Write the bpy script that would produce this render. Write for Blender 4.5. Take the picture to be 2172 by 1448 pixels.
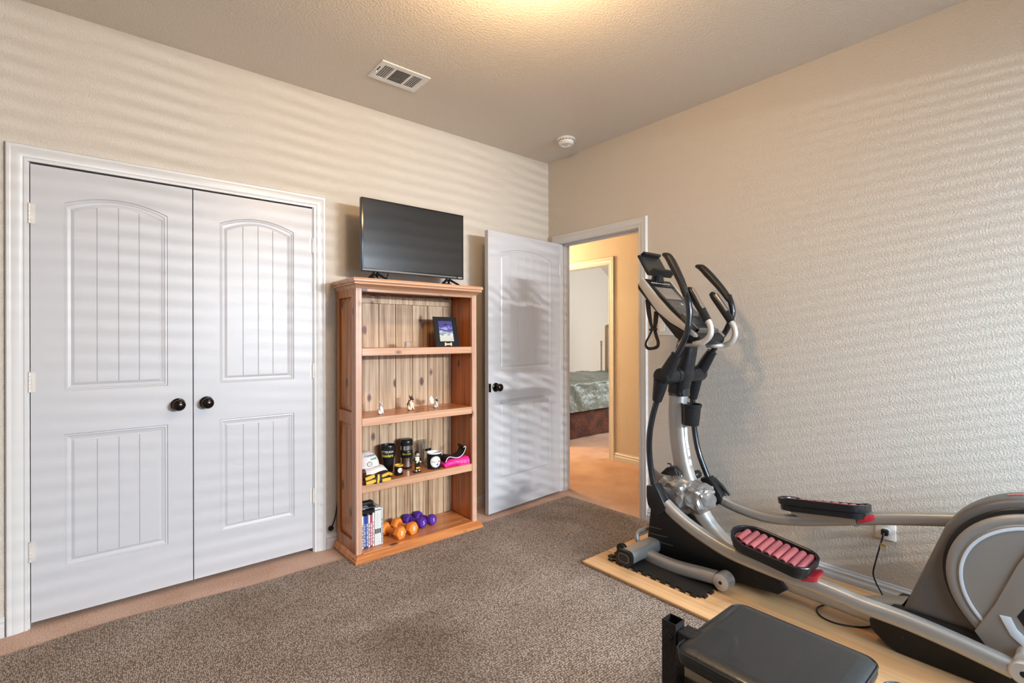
import bpy, bmesh, math, random
from mathutils import Vector, Matrix, noise
random.seed(7)
S = bpy.context.scene
COL = S.collection
for o in list(bpy.data.objects): bpy.data.objects.remove(o)

# ---------------------------------------------------------------- camera
HC = 2.743; XB = 2.919; YA = 3.016          # ceiling height, doorway wall, closet wall
cam = bpy.data.cameras.new('camera'); camo = bpy.data.objects.new('camera', cam); COL.objects.link(camo)
cam.sensor_width = 36; cam.lens = 1047.5/2172*36; cam.shift_y = -8.16/2172; cam.clip_start = .02
yaw, pit, rol = .876, .0004, -.0023
F = Vector((math.cos(yaw)*math.cos(pit), math.sin(yaw)*math.cos(pit), math.sin(pit)))
R = Vector((math.sin(yaw), -math.cos(yaw), 0)); U = R.cross(F)
R2 = R*math.cos(rol)+U*math.sin(rol); U2 = U*math.cos(rol)-R*math.sin(rol)
m = Matrix((R2, U2, -F)).transposed().to_4x4(); m.translation = Vector((0, 0, 1.2705))
camo.matrix_world = m
S.camera = camo
S.view_settings.view_transform = 'Standard'; S.view_settings.look = 'None'
S.view_settings.gamma = 1; S.view_settings.use_curve_mapping = False
S.view_settings.exposure = 0.0

# ---------------------------------------------------------------- world and lights
w = bpy.data.worlds.new('sky'); S.world = w; w.use_nodes = True
w.node_tree.nodes['Background'].inputs[0].default_value = (.62, .78, 1, 1)
w.node_tree.nodes['Background'].inputs[1].default_value = 1.0
def area(name, loc, direction, sx, sy, power, color, spread=180):
    l = bpy.data.lights.new(name, 'AREA'); l.shape = 'RECTANGLE'; l.size = sx; l.size_y = sy
    l.energy = power; l.color = color; l.spread = math.radians(spread)
    o = bpy.data.objects.new(name, l); COL.objects.link(o)
    o.location = loc; o.rotation_euler = Vector(direction).to_track_quat('-Z', 'Z').to_euler(); return o
def point(name, loc, r, power, color):
    l = bpy.data.lights.new(name, 'POINT'); l.shadow_soft_size = r; l.energy = power; l.color = color
    o = bpy.data.objects.new(name, l); COL.objects.link(o); o.location = loc; return o
area('blind_stripe_lamp', (2.75, -3.8, 2.0), (-.12, 1, -.02), 1.3, .026, 690, (.96, .98, 1))     # added thin area lamp outside, shaped so the slats throw stripes
area('window_daylight', (1.75, -1.1, 1.5), (0, 1, 0), 2.3, 1.7, 165, (.53, .77, 1))              # open sky behind the blinds
point('ceiling_lamp_bulb', (1.2, 1.30, 2.50), .10, 42, (1, .66, .34))
point('hall_lamp_bulb', (3.48, 4.75, 1.9), .15, 125, (1, .69, .37))
area('bedroom_daylight', (6.9, 2.6, 1.6), (-.25, 1, -.08), 1.4, 1.3, 120, (.90, .97, 1))

# ---------------------------------------------------------------- materials
def NT(name):
    m = bpy.data.materials.new(name); m.use_nodes = True; nt = m.node_tree; return m, nt, nt.nodes['Principled BSDF']
def mat(name, col, rough=.5, metal=0, bump=None, spec=.5, coat=0, trans=0, vary=None, emit=None):
    m, nt, b = NT(name)
    b.inputs['Base Color'].default_value = (*col, 1); b.inputs['Roughness'].default_value = rough
    b.inputs['Metallic'].default_value = metal; b.inputs['Specular IOR Level'].default_value = spec
    b.inputs['Coat Weight'].default_value = coat; b.inputs['Transmission Weight'].default_value = trans
    tc = nt.nodes.new('ShaderNodeTexCoord')
    if vary:
        n = nt.nodes.new('ShaderNodeTexNoise'); n.inputs['Scale'].default_value = vary[0]; n.inputs['Detail'].default_value = 3
        nt.links.new(tc.outputs['Object'], n.inputs['Vector'])
        r = nt.nodes.new('ShaderNodeValToRGB'); r.color_ramp.elements[0].position = .35; r.color_ramp.elements[1].position = .65
        r.color_ramp.elements[0].color = (*vary[1], 1); r.color_ramp.elements[1].color = (*col, 1)
        nt.links.new(n.outputs['Fac'], r.inputs[0]); nt.links.new(r.outputs[0], b.inputs['Base Color'])
    if bump:
        n = nt.nodes.new('ShaderNodeTexNoise'); n.inputs['Scale'].default_value = bump[0]; n.inputs['Detail'].default_value = bump[2] if len(bump) > 2 else 2
        nt.links.new(tc.outputs['Object'], n.inputs['Vector'])
        bp = nt.nodes.new('ShaderNodeBump'); bp.inputs['Strength'].default_value = 1; bp.inputs['Distance'].default_value = bump[1]
        nt.links.new(n.outputs['Fac'], bp.inputs['Height']); nt.links.new(bp.outputs[0], b.inputs['Normal'])
    if emit:
        b.inputs['Emission Color'].default_value = (*emit[0], 1); b.inputs['Emission Strength'].default_value = emit[1]
    return m
def wood(name, c1, c2, c3, axis, rough=.4, coat=.3, knots=True, scale=1.0, kcol=(.10, .035, .02)):
    """pine: streaks stretched along axis, colour shift between boards, sparse dark knots"""
    m, nt, b = NT(name); N = nt.nodes.new; L = nt.links.new
    tc = N('ShaderNodeTexCoord'); oi = N('ShaderNodeObjectInfo')
    rv = N('ShaderNodeVectorMath'); rv.operation = 'SCALE'; rv.inputs[0].default_value = (7.3, 5.1, 9.7); L(oi.outputs['Random'], rv.inputs['Scale'])
    ad = N('ShaderNodeVectorMath'); L(tc.outputs['Object'], ad.inputs[0]); L(rv.outputs[0], ad.inputs[1])
    mp = N('ShaderNodeMapping'); sc = [26*scale]*3; sc['xyz'.index(axis)] = 1.6*scale; mp.inputs['Scale'].default_value = sc
    L(ad.outputs[0], mp.inputs['Vector'])
    n = N('ShaderNodeTexNoise'); n.inputs['Scale'].default_value = 1; n.inputs['Detail'].default_value = 5; n.inputs['Distortion'].default_value = .6
    L(mp.outputs[0], n.inputs['Vector'])
    r = N('ShaderNodeValToRGB'); e = r.color_ramp.elements
    e[0].position = .30; e[0].color = (*c1, 1); e[1].position = .70; e[1].color = (*c3, 1)
    k = r.color_ramp.elements.new(.5); k.color = (*c2, 1)
    mp3 = N('ShaderNodeMapping'); s3 = [95*scale]*3; s3['xyz'.index(axis)] = 1.3*scale; mp3.inputs['Scale'].default_value = s3; L(ad.outputs[0], mp3.inputs['Vector'])
    n3 = N('ShaderNodeTexNoise'); n3.inputs['Scale'].default_value = 1; n3.inputs['Detail'].default_value = 3; n3.inputs['Distortion'].default_value = .4; L(mp3.outputs[0], n3.inputs['Vector'])
    mixf = N('ShaderNodeMath'); mixf.operation = 'MULTIPLY_ADD'; L(n3.outputs['Fac'], mixf.inputs[0]); mixf.inputs[1].default_value = .55; 
    off = N('ShaderNodeMath'); off.operation = 'MULTIPLY_ADD'; L(n.outputs['Fac'], off.inputs[0]); off.inputs[1].default_value = .75; off.inputs[2].default_value = -.15; L(off.outputs[0], mixf.inputs[2])
    L(mixf.outputs[0], r.inputs[0]); out = r.outputs[0]
    if knots:
        mp2 = N('ShaderNodeMapping'); s2 = [8.5]*3; s2['xyz'.index(axis)] = 4.6; mp2.inputs['Scale'].default_value = s2
        L(ad.outputs[0], mp2.inputs['Vector'])
        v = N('ShaderNodeTexVoronoi'); v.inputs['Scale'].default_value = 1; L(mp2.outputs[0], v.inputs['Vector'])
        rk = N('ShaderNodeValToRGB'); rk.color_ramp.elements[0].position = .10; rk.color_ramp.elements[1].position = .17
        rk.color_ramp.elements[0].color = (1, 1, 1, 1); rk.color_ramp.elements[1].color = (0, 0, 0, 1)
        L(v.outputs['Distance'], rk.inputs[0])
        mx = N('ShaderNodeMix'); mx.data_type = 'RGBA'; L(rk.outputs[0], mx.inputs['Factor']); L(out, mx.inputs['A']); mx.inputs['B'].default_value = (*kcol, 1)
        out = mx.outputs['Result']
    L(out, b.inputs['Base Color']); b.inputs['Roughness'].default_value = rough; b.inputs['Coat Weight'].default_value = coat
    bp = N('ShaderNodeBump'); bp.inputs['Distance'].default_value = .0006; L(n.outputs['Fac'], bp.inputs['Height']); L(bp.outputs[0], b.inputs['Normal'])
    return m
def paint(name, col, scale=140, dist=.0009, rough=.75):
    m, nt, b = NT(name); N = nt.nodes.new; L = nt.links.new
    b.inputs['Base Color'].default_value = (*col, 1); b.inputs['Roughness'].default_value = rough
    tc = N('ShaderNodeTexCoord')
    n = N('ShaderNodeTexNoise'); n.inputs['Scale'].default_value = scale; n.inputs['Detail'].default_value = 2.5; L(tc.outputs['Object'], n.inputs['Vector'])
    r = N('ShaderNodeValToRGB'); r.color_ramp.elements[0].position = .40; r.color_ramp.elements[1].position = .62; L(n.outputs['Fac'], r.inputs[0])
    bp = N('ShaderNodeBump'); bp.inputs['Distance'].default_value = dist; L(r.outputs[0], bp.inputs['Height']); L(bp.outputs[0], b.inputs['Normal'])
    return m
def carpet(name, ca, cb, scale, dist, big=2.5, cbig=None, weave=False):
    m, nt, b = NT(name); N = nt.nodes.new; L = nt.links.new
    tc = N('ShaderNodeTexCoord'); src = tc.outputs['Object']
    if weave:
        mp = N('ShaderNodeMapping'); mp.inputs['Scale'].default_value = (1.5, .8, 1); L(src, mp.inputs['Vector']); v = N('ShaderNodeTexVoronoi')
        v.inputs['Scale'].default_value = scale; v.inputs['Randomness'].default_value = .6; L(mp.outputs[0], v.inputs['Vector'])
        h = v.outputs['Distance']; inv = True
    else:
        v = N('ShaderNodeTexNoise'); v.inputs['Scale'].default_value = scale; v.inputs['Detail'].default_value = 4; L(src, v.inputs['Vector']); h = v.outputs['Fac']; inv = False
    r = N('ShaderNodeValToRGB'); e = r.color_ramp.elements
    e[0].position, e[1].position = (.12, .62) if weave else (.35, .65)
    e[0].color = (*(cb if inv else ca), 1); e[1].color = (*(ca if inv else cb), 1); L(h, r.inputs[0])
    n = N('ShaderNodeTexNoise'); n.inputs['Scale'].default_value = big; n.inputs['Detail'].default_value = 4; L(src, n.inputs['Vector'])
    rr = N('ShaderNodeValToRGB'); rr.color_ramp.elements[0].position = .35; rr.color_ramp.elements[1].position = .68
    rr.color_ramp.elements[0].color = (*(cbig or (.82, .82, .82)), 1); rr.color_ramp.elements[1].color = (1, 1, 1, 1); L(n.outputs['Fac'], rr.inputs[0])
    mx = N('ShaderNodeMix'); mx.data_type = 'RGBA'; mx.blend_type = 'MULTIPLY'; mx.inputs['Factor'].default_value = 1
    L(r.outputs[0], mx.inputs['A']); L(rr.outputs[0], mx.inputs['B']); L(mx.outputs['Result'], b.inputs['Base Color'])
    b.inputs['Roughness'].default_value = .95; b.inputs['Specular IOR Level'].default_value = .1
    bp = N('ShaderNodeBump'); bp.inputs['Distance'].default_value = dist; bp.invert = inv; L(h, bp.inputs['Height']); L(bp.outputs[0], b.inputs['Normal'])
    return m
M = dict(
    wall=paint('tan_orange_peel_paint', (.59, .53, .455)),
    ceil=paint('ceiling_orange_peel_paint', (.70, .64, .56), 110, .0012),
    trim=mat('white_semigloss', (.64, .635, .63), .32),
    door=mat('white_door_paint', (.535, .535, .555), .38),
    carpet=carpet('pink_beige_carpet', (.50, .32, .24), (.74, .54, .43), 160, .006, 3.2, (.80, .74, .70)),
    rug=carpet('brown_grey_loop_rug', (.175, .135, .110), (.64, .545, .465), 118, .004, 3.0, (.80, .76, .72), True),
    bronze=mat('dark_bronze', (.035, .028, .026), .22, .9),
    hinge=mat('painted_hinge', (.70, .66, .62), .4, .2),
    dark=mat('gap_shade', (.02, .02, .02), .8),  # near-black colour stands in for shade in gaps and recesses
    rockerpl=mat('light_switch_plastic', (.86, .85, .84), .3),
    whitepl=mat('white_plastic', (.82, .81, .80), .35),
    greypl=mat('pale_grey_plastic', (.55, .53, .50), .4),
    black=mat('black_plastic', (.011, .011, .012), .30, spec=.35),
    blackm=mat('matte_black_plastic', (.012, .011, .0105), .5, spec=.3, bump=(300, .0004)),
    blackgl=mat('gloss_black_metal', (.010, .012, .016), .16, .1, coat=.6),
    foam=mat('grip_foam', (.016, .014, .012), .42, spec=.35),
    silver=mat('silver_powder_coat', (.40, .385, .36), .38, .55),
    silver2=mat('light_silver_plastic', (.50, .47, .43), .38, .35),
    house=mat('dark_grey_plastic', (.12, .108, .10), .42, .2),
    disc=mat('warm_grey_plastic', (.30, .275, .25), .42, .35),
    steel=mat('steel', (.6, .6, .6), .25, 1),
    red=mat('clear_red_plastic', (.40, .02, .03), .15, coat=.5),
    pad=mat('dusty_rose_rubber', (.34, .085, .09), .42),
    tape=mat('crumpled_silver_tape', (.27, .26, .25), .33, .6),
    leather=mat('black_vinyl', (.018, .019, .0195), .38, spec=.4, bump=(160, .0005, 4), coat=.15),
    iron=mat('black_hammered_steel', (.012, .011, .011), .35, .2, bump=(110, .003, 3)),
    screen=mat('tv_screen_glass', (.012, .013, .014), .22, 0, spec=.8),
    bezel=mat('tv_bezel', (.012, .012, .014), .2),
    lcd=mat('lcd_glass', (.17, .145, .12), .35), cpanel=mat('console_grey', (.085, .078, .07), .45, vary=(180, (.05, .045, .04))),
    orange=mat('orange_neoprene', (.80, .24, .03), .6), ridge=mat('ridge_highlight_plastic', (.58, .60, .64), .35),  # ridge grey lightened so its highlight sits in the colour
    purple=mat('purple_neoprene', (.10, .022, .33), .5, vary=(60, (.06, .015, .22))),
    tread=mat('foam_tread', (.040, .036, .034), .5),
    navy=mat('blue_shade', (.03, .03, .28), .5),
    yellow=mat('athletic_gold', (.72, .43, .045), .65), gold=mat('gold_print', (.85, .72, .12), .5),
    white=mat('white', (.80, .79, .77), .5), cloth=mat('white_cotton', (.72, .70, .68), .85, bump=(220, .001)),
    pink=mat('hot_pink_satin', (.90, .02, .25), .4, bump=(45, .008, 3)), blackcloth=mat('black_cloth', (.012, .008, .01), .7),
    blue=mat('blue_print', (.03, .07, .35), .5), green=mat('green_print', (.12, .38, .16), .5), redp=mat('red_print', (.65, .03, .08), .5),
    glass=mat('clear_glass', (.95, .97, .97), .02, trans=1), cream=mat('cream_ceramic', (.74, .62, .46), .35),
    brownfur=mat('brown_ceramic', (.07, .045, .035), .35),
    teal=mat('sage_satin_comforter', (.19, .215, .185), .42, bump=(20, .014, 3)),
    skirt=mat('rust_velvet', (.13, .035, .012), .8, vary=(9, (.055, .014, .006)), bump=(30, .01)),
    oak=mat('light_oak', (.62, .40, .22), .45), pale=mat('pale_panel', (.62, .56, .50), .5),
    lampglass=mat('lamp_glass', (.9, .85, .75), .3, emit=((1, .80, .58), 2.0)),
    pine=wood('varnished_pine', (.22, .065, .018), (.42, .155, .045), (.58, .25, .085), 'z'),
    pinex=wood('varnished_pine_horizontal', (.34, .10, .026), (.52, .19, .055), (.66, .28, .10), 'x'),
    pineface=wood('pale_pine_face', (.40, .19, .095), (.54, .29, .165), (.64, .37, .24), 'x', .42),  # paler pinkish pine tone for the front faces
    pinefacez=wood('pale_pine_stile', (.40, .20, .12), (.54, .31, .21), (.62, .38, .28), 'z', .42),
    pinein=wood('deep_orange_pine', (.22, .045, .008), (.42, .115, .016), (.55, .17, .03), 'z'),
    back=wood('pale_knotty_pine', (.22, .11, .05), (.47, .31, .18), (.64, .465, .31), 'z', .5, .15, kcol=(.13, .05, .04)),
    ply=wood('maple_plywood', (.50, .27, .12), (.74, .44, .21), (.84, .54, .29), 'y', .42, .2, False, .35),
)
def mat_island():
    m, nt, b = NT('island_snapshot'); N = nt.nodes.new; L = nt.links.new
    tc = N('ShaderNodeTexCoord'); sp = N('ShaderNodeSeparateXYZ'); L(tc.outputs['Generated'], sp.inputs[0])
    n = N('ShaderNodeTexNoise'); n.inputs['Scale'].default_value = 3; n.inputs['Detail'].default_value = 5
    mp = N('ShaderNodeMapping'); mp.inputs['Scale'].default_value = (1, 1, 4); L(tc.outputs['Generated'], mp.inputs['Vector']); L(mp.outputs[0], n.inputs['Vector'])
    a = N('ShaderNodeMath'); a.operation = 'MULTIPLY_ADD'; L(n.outputs['Fac'], a.inputs[0]); a.inputs[1].default_value = .5; L(sp.outputs['Z'], a.inputs[2])
    r = N('ShaderNodeValToRGB'); L(a.outputs[0], r.inputs[0]); e = r.color_ramp.elements
    e[0].position = .45; e[0].color = (.50, .52, .46, 1); e[1].position = 1.05; e[1].color = (.06, .055, .22, 1)
    for p, c in ((.56, (.55, .58, .56, 1)), (.62, (.03, .06, .12, 1)), (.70, (.5, .55, .62, 1)), (.74, (.05, .07, .22, 1)), (.88, (.10, .10, .36, 1)), (.92, (.42, .42, .6, 1)), (.95, (.07, .07, .30, 1))):
        k = e.new(p); k.color = c
    L(r.outputs[0], b.inputs['Base Color']); b.inputs['Roughness'].default_value = .2; return m
M['photo'] = mat_island()

# ---------------------------------------------------------------- object helpers
ORG = {}
def tag(o, label=None, cat=None, group=None, kind=None):
    if label: o['label'] = label
    if cat: o['category'] = cat
    if group: o['group'] = group
    if kind: o['kind'] = kind
    return o
def thing(name, label, cat, loc, group=None, kind=None):
    o = bpy.data.objects.new(name, None); COL.objects.link(o); o.location = loc; o.empty_display_size = .05
    ORG[o] = Vector(loc); return tag(o, label, cat, group, kind)
class MB:
    """mesh builder in world coordinates"""
    def __init__(s): s.bm = bmesh.new()
    def face(s, pts):
        return s.bm.faces.new([s.bm.verts.new(p) for p in pts])
    def box(s, x0, x1, y0, y1, z0, z1, bev=0, seg=1):
        g = bmesh.ops.create_cube(s.bm, size=1)['verts']
        for v in g: v.co = ((x0+x1)/2+v.co.x*(x1-x0), (y0+y1)/2+v.co.y*(y1-y0), (z0+z1)/2+v.co.z*(z1-z0))
        if bev: s.bev(g, bev, seg)
        return s
    def bev(s, g, bev, seg=1):
        es = list({e for v in g for e in v.link_edges}); bmesh.ops.bevel(s.bm, geom=es, offset=bev, segments=seg, affect='EDGES', profile=.5)
    def prism(s, poly, axis, a, b, bev=0, seg=2):
        """polygon (2D, the two other axes in order) extruded along axis"""
        def P(q, t): c = list(q); c.insert('xyz'.index(axis), t); return c
        v0 = [s.bm.verts.new(P(q, a)) for q in poly]; v1 = [s.bm.verts.new(P(q, b)) for q in poly]; n = len(poly)
        f0 = s.bm.faces.new(v0); f1 = s.bm.faces.new(v1[::-1])
        fs = [f0, f1]+[s.bm.faces.new((v0[i], v1[i], v1[(i+1) % n], v0[(i+1) % n])) for i in range(n)]
        bmesh.ops.recalc_face_normals(s.bm, faces=fs)
        if bev:
            es = list(f0.edges)+list(f1.edges); bmesh.ops.bevel(s.bm, geom=es, offset=bev, segments=seg, affect='EDGES', profile=.5)
        return s
    def loft(s, rings, cap=True, closed=True):
        R_ = [[s.bm.verts.new(p) for p in r] for r in rings]; n = len(rings[0]); fs = []
        for a, b in zip(R_, R_[1:]):
            for i in range(n if closed else n-1): fs.append(s.bm.faces.new((a[i], a[(i+1) % n], b[(i+1) % n], b[i])))
        if cap and closed: fs.append(s.bm.faces.new(R_[0][::-1])); fs.append(s.bm.faces.new(R_[-1]))
        bmesh.ops.recalc_face_normals(s.bm, faces=fs)
        return s
    def rects(s, lv):
        """stack of rectangles: (x0,x1,y0,y1,z)"""
        return s.loft([[(a, c, z), (b, c, z), (b, d, z), (a, d, z)] for a, b, c, d, z in lv])
    def sweep(s, path, r, seg=14, sub=4, prof=None, cap=True, up=None):
        """tube along a smoothed path; r scalar/list; prof: (halfwidth along x-ish side, half other) superellipse"""
        P = [Vector(p) for p in path]; n = len(P)
        rr = list(r) if isinstance(r, (list, tuple)) else [r]*n
        pts, rad = [], []
        if sub > 1 and n > 2:
            for i in range(n-1):
                p0, p1, p2, p3 = P[max(i-1, 0)], P[i], P[i+1], P[min(i+2, n-1)]
                for k in range(sub):
                    t = k/sub
                    pts.append(.5*((2*p1)+(p2-p0)*t+(2*p0-5*p1+4*p2-p3)*t*t+(3*p1-p0-3*p2+p3)*t**3)); rad.append(rr[i]*(1-t)+rr[i+1]*t)
            pts.append(P[-1]); rad.append(rr[-1])
        else: pts, rad = P, rr
        side = None; rings = []
        for i, p in enumerate(pts):
            t = (pts[min(i+1, len(pts)-1)]-pts[max(i-1, 0)]).normalized()
            if side is None:
                ref = Vector(up) if up else (Vector((1, 0, 0)) if abs(t.x) < .9 else Vector((0, 0, 1)))
                side = (ref-t*ref.dot(t)).normalized()
            side = (side-t*side.dot(t)).normalized(); o2 = t.cross(side); ring = []
            for k in range(seg):
                a = 2*math.pi*(k+.5)/seg; c, sn = math.cos(a), math.sin(a)
                if prof:
                    e = prof[2] if len(prof) > 2 else .5
                    c = math.copysign(abs(c)**e, c)*prof[0]; sn = math.copysign(abs(sn)**e, sn)*prof[1]
                ring.append(p+(side*c+o2*sn)*rad[i])
            rings.append(ring)
        return s.loft(rings, cap)
    def lathe(s, prof, c, axis='z', seg=24, cap=True):
        """prof: (radius, height) along axis from c"""
        c = Vector(c); A = {'x': Vector((1, 0, 0)), 'y': Vector((0, 1, 0)), 'z': Vector((0, 0, 1))}[axis] if isinstance(axis, str) else Vector(axis).normalized()
        u = A.orthogonal().normalized(); v = A.cross(u)
        return s.loft([[c+A*h+(u*math.cos(2*math.pi*k/seg)+v*math.sin(2*math.pi*k/seg))*max(r, .0002) for k in range(seg)] for r, h in prof], cap)
    def ball(s, c, r, sub=2, sc=(1, 1, 1), rot=None):
        g = bmesh.ops.create_icosphere(s.bm, subdivisions=sub, radius=1)['verts']
        for v in g:
            q = Vector((v.co.x*sc[0], v.co.y*sc[1], v.co.z*sc[2]))*r
            if rot: q = rot @ q
            v.co = q+Vector(c)
        return s
    def obj(s, name, m, parent=None, angle=40, label=None, **kw):
        me = bpy.data.meshes.new(name); org = ORG.get(parent, Vector())
        for v in s.bm.verts: v.co -= org
        s.bm.to_mesh(me); s.bm.free()
        me.materials.append(M[m] if isinstance(m, str) else m)
        me.shade_smooth(); me.set_sharp_from_angle(angle=math.radians(angle))
        o = bpy.data.objects.new(name, me); COL.objects.link(o)
        if parent: o.parent = parent; ORG[o] = org
        return tag(o, label, **kw)
def remesh(o, size):
    md = o.modifiers.new('remesh', 'REMESH'); md.mode = 'VOXEL'; md.voxel_size = size; md.use_smooth_shade = True
    sm = o.modifiers.new('smooth', 'SMOOTH'); sm.iterations = 2; sm.factor = .5; return o
def struct(name, mb, m, parent=None, **kw):
    o = mb.obj(name, m, parent, **kw)
    if not parent: o['kind'] = 'structure'
    return o
def sthing(name, loc):
    o = bpy.data.objects.new(name, None); COL.objects.link(o); o.location = loc; ORG[o] = Vector(loc); o['kind'] = 'structure'; o.empty_display_size = .05; return o
def text(body, size, m, parent, tf, name='lettering', depth=.0006, bend=None, sx=1, align='CENTER', label=None):
    """flat lettering as thin mesh; tf(x, y) -> world point, x right, y up"""
    cu = bpy.data.curves.new('lettering', 'FONT'); cu.body = body; cu.size = size; cu.align_x = align; cu.align_y = 'CENTER'; cu.resolution_u = 3
    t = bpy.data.objects.new('lettering_curve', cu); COL.objects.link(t)
    bpy.context.view_layer.update()
    me = bpy.data.meshes.new_from_object(t.evaluated_get(bpy.context.evaluated_depsgraph_get()))
    bpy.data.objects.remove(t); bpy.data.curves.remove(cu)
    org = ORG.get(parent, Vector())
    for v in me.vertices: v.co = Vector(tf(v.co.x*sx, v.co.y))-org
    me.materials.clear(); me.materials.append(M[m]); me.name = name
    o = bpy.data.objects.new(name, me); COL.objects.link(o); o.parent = parent; ORG[o] = org
    if label: o['label'] = label
    return o
def copy_tree(o, parent=None):
    c = o.copy(); COL.objects.link(c); c.parent = parent
    for ch in list(o.children): copy_tree(ch, c)
    return c
def arc(cx, cy, r, a0, a1, n, ry=None):
    ry = ry or r
    return [(cx+r*math.cos(math.radians(a0+(a1-a0)*i/n)), cy+ry*math.sin(math.radians(a0+(a1-a0)*i/n))) for i in range(n+1)]
# ================================================================ the room
X0, Y0 = -.95, -.75                       # the two walls behind the camera
WT = .115
struct('floor', MB().box(X0-.3, 8.6, Y0-.3, 6.5, -.1, 0), 'carpet')
struct('ceiling', MB().box(X0-.3, 4.22, Y0-.3, 5.6, HC, HC+.1), 'ceil')
# closet wall with the double-door opening
CX0, CX1, DT = -.250, .982, 2.050
b = MB().box(X0, CX0, YA, YA+WT, 0, HC).box(CX1, XB, YA, YA+WT, 0, HC).box(CX0, CX1, YA, YA+WT, DT+.004, HC)
struct('wall_closet', b, 'wall')
# doorway wall
DY0, DY1 = 2.104, 2.884                   # clear opening between the jambs
b = MB().box(XB, XB+WT, Y0, DY0-.018, 0, HC).box(XB, XB+WT, DY1+.018, YA+WT, 0, HC).box(XB, XB+WT, DY0-.018, DY1+.018, 2.06, HC)
struct('wall_doorway', b, 'wall')
# window wall behind the camera
WX0, WX1, WZ0, WZ1 = .75, 2.86, .75, 2.40
b = MB().box(X0, WX0, Y0-WT, Y0, 0, HC).box(WX1, XB+WT, Y0-WT, Y0, 0, HC).box(WX0, WX1, Y0-WT, Y0, 0, WZ0).box(WX0, WX1, Y0-WT, Y0, WZ1, HC)
struct('wall_window', b, 'wall')
struct('wall_left', MB().box(X0-WT, X0, Y0-WT, YA+WT, 0, HC), 'wall')
# closet interior, coloured near-black to paint the shade behind the doors
struct('wall_closet_interior', MB().box(CX0-.12, CX0-.04, YA+WT, YA+.75, 0, HC).box(CX1+.04, CX1+.12, YA+WT, YA+.75, 0, HC).box(CX0-.12, CX1+.12, YA+.75, YA+.8, 0, HC), 'dark')
win = sthing('window_1', (1.8, Y0, WZ0))
b = MB()
for z in (WZ0, WZ1-.04): b.box(WX0, WX1, Y0-.09, Y0-.05, z, z+.04)
for x in (WX0, (WX0+WX1)/2-.02, WX1-.04): b.box(x, x+.04, Y0-.09, Y0-.05, WZ0+.04, WZ1-.04)
b.obj('window_frame', 'trim', win)
b = MB(); z = WZ0+.02; ca, sa = math.cos(.62), math.sin(.62)
while z < WZ1-.03:
    h = .0165
    b.loft([[(x, Y0-.03-h*ca, z+h*sa), (x, Y0-.03+h*ca, z-h*sa), (x, Y0-.03+h*ca, z-h*sa+.0015), (x, Y0-.03-h*ca, z+h*sa+.0015)] for x in (WX0+.01, WX1-.01)])
    z += .0352
tag(b.obj('window_blind', 'trim', win), kind='stuff')

# baseboards, casings
def profile_run(p0, p1, n, prof, z0=0, b=None):
    """moulding run between two floor points; prof (out, height)"""
    b = b or MB(); p0 = Vector((*p0, 0)); p1 = Vector((*p1, 0)); n = Vector((*n, 0))
    return b.loft([[p+n*o+Vector((0, 0, h)) for o, h in prof] for p in (p0, p1)])
BB = [(0, 0), (.016, 0), (.016, .045), (.012, .049), (.0105, .062), (.013, .066), (.011, .071), (.006, .075), (.0065, .080), (.005, .084), (0, .085)]
struct('baseboard_closet_left', profile_run((X0, YA), (-.316, YA), (0, -1), BB), 'trim')
struct('baseboard_closet_right', profile_run((1.046, YA), (XB, YA), (0, -1), BB), 'trim')
struct('baseboard_doorway', profile_run((XB, Y0), (XB, DY0-.073), (-1, 0), BB), 'trim')
CAS = [(0, 0), (0, .009), (.010, .010), (.014, .007), (.019, .011), (.026, .0125), (.044, .016), (.050, .0145), (.055, .018), (.064, .018), (.068, .014), (.070, .0)]   # (distance from opening, thickness)
def casing(name, org, along, out, w, h, parent=None, m='trim', left=True, right=True, z0=0):
    """door casing round an opening of width w and height h; org = foot of the opening on the wall face"""
    o = Vector(org); a = Vector(along); n = Vector(out); b = MB(); Z = Vector((0, 0, 1)); rings = []
    def ring(corner, d1, d2): return [corner+(d1+d2)*d+n*t for d, t in CAS]
    seq = []
    if left: seq += [ring(o+Z*z0, -a, Vector()), ring(o+Z*h, -a, Z)]
    else: seq += [ring(o+Z*h, Vector(), Z)]
    if right: seq += [ring(o+a*w+Z*h, a, Z), ring(o+a*w+Z*z0, a, Vector())]
    else: seq += [ring(o+a*w+Z*h, Vector(), Z)]
    b.loft(seq)
    return struct(name, b, m, parent)
casing('trim_1', (-.244, YA, 0), (1, 0, 0), (0, -1, 0), 1.220, 2.048)
casing('trim_2', (XB, DY0-.005, 0), (0, 1, 0), (-1, 0, 0), .79, 2.046)
struct('trim_3', MB().box(XB-.001, XB+WT+.001, DY0-.018, DY0, 0, 2.06).box(XB-.001, XB+WT+.001, DY1, DY1+.018, 0, 2.06).box(XB-.001, XB+WT+.001, DY0, DY1, 2.042, 2.06)
       .box(XB+.04, XB+.052, DY0, DY0+.035*0+.012, 0, 2.042).box(XB+.04, XB+.075, DY1-.012, DY1, 0, 2.042).box(XB+.04, XB+.075, DY0, DY1, 2.030, 2.042), 'trim')
struct('trim_4', MB().box(CX0, -.2385, YA-.0, YA+WT, 0, 2.05).box(.9705, CX1, YA, YA+WT, 0, 2.05).box(CX0, CX1, YA, YA+WT, 2.0485, 2.056), 'trim')

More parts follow.
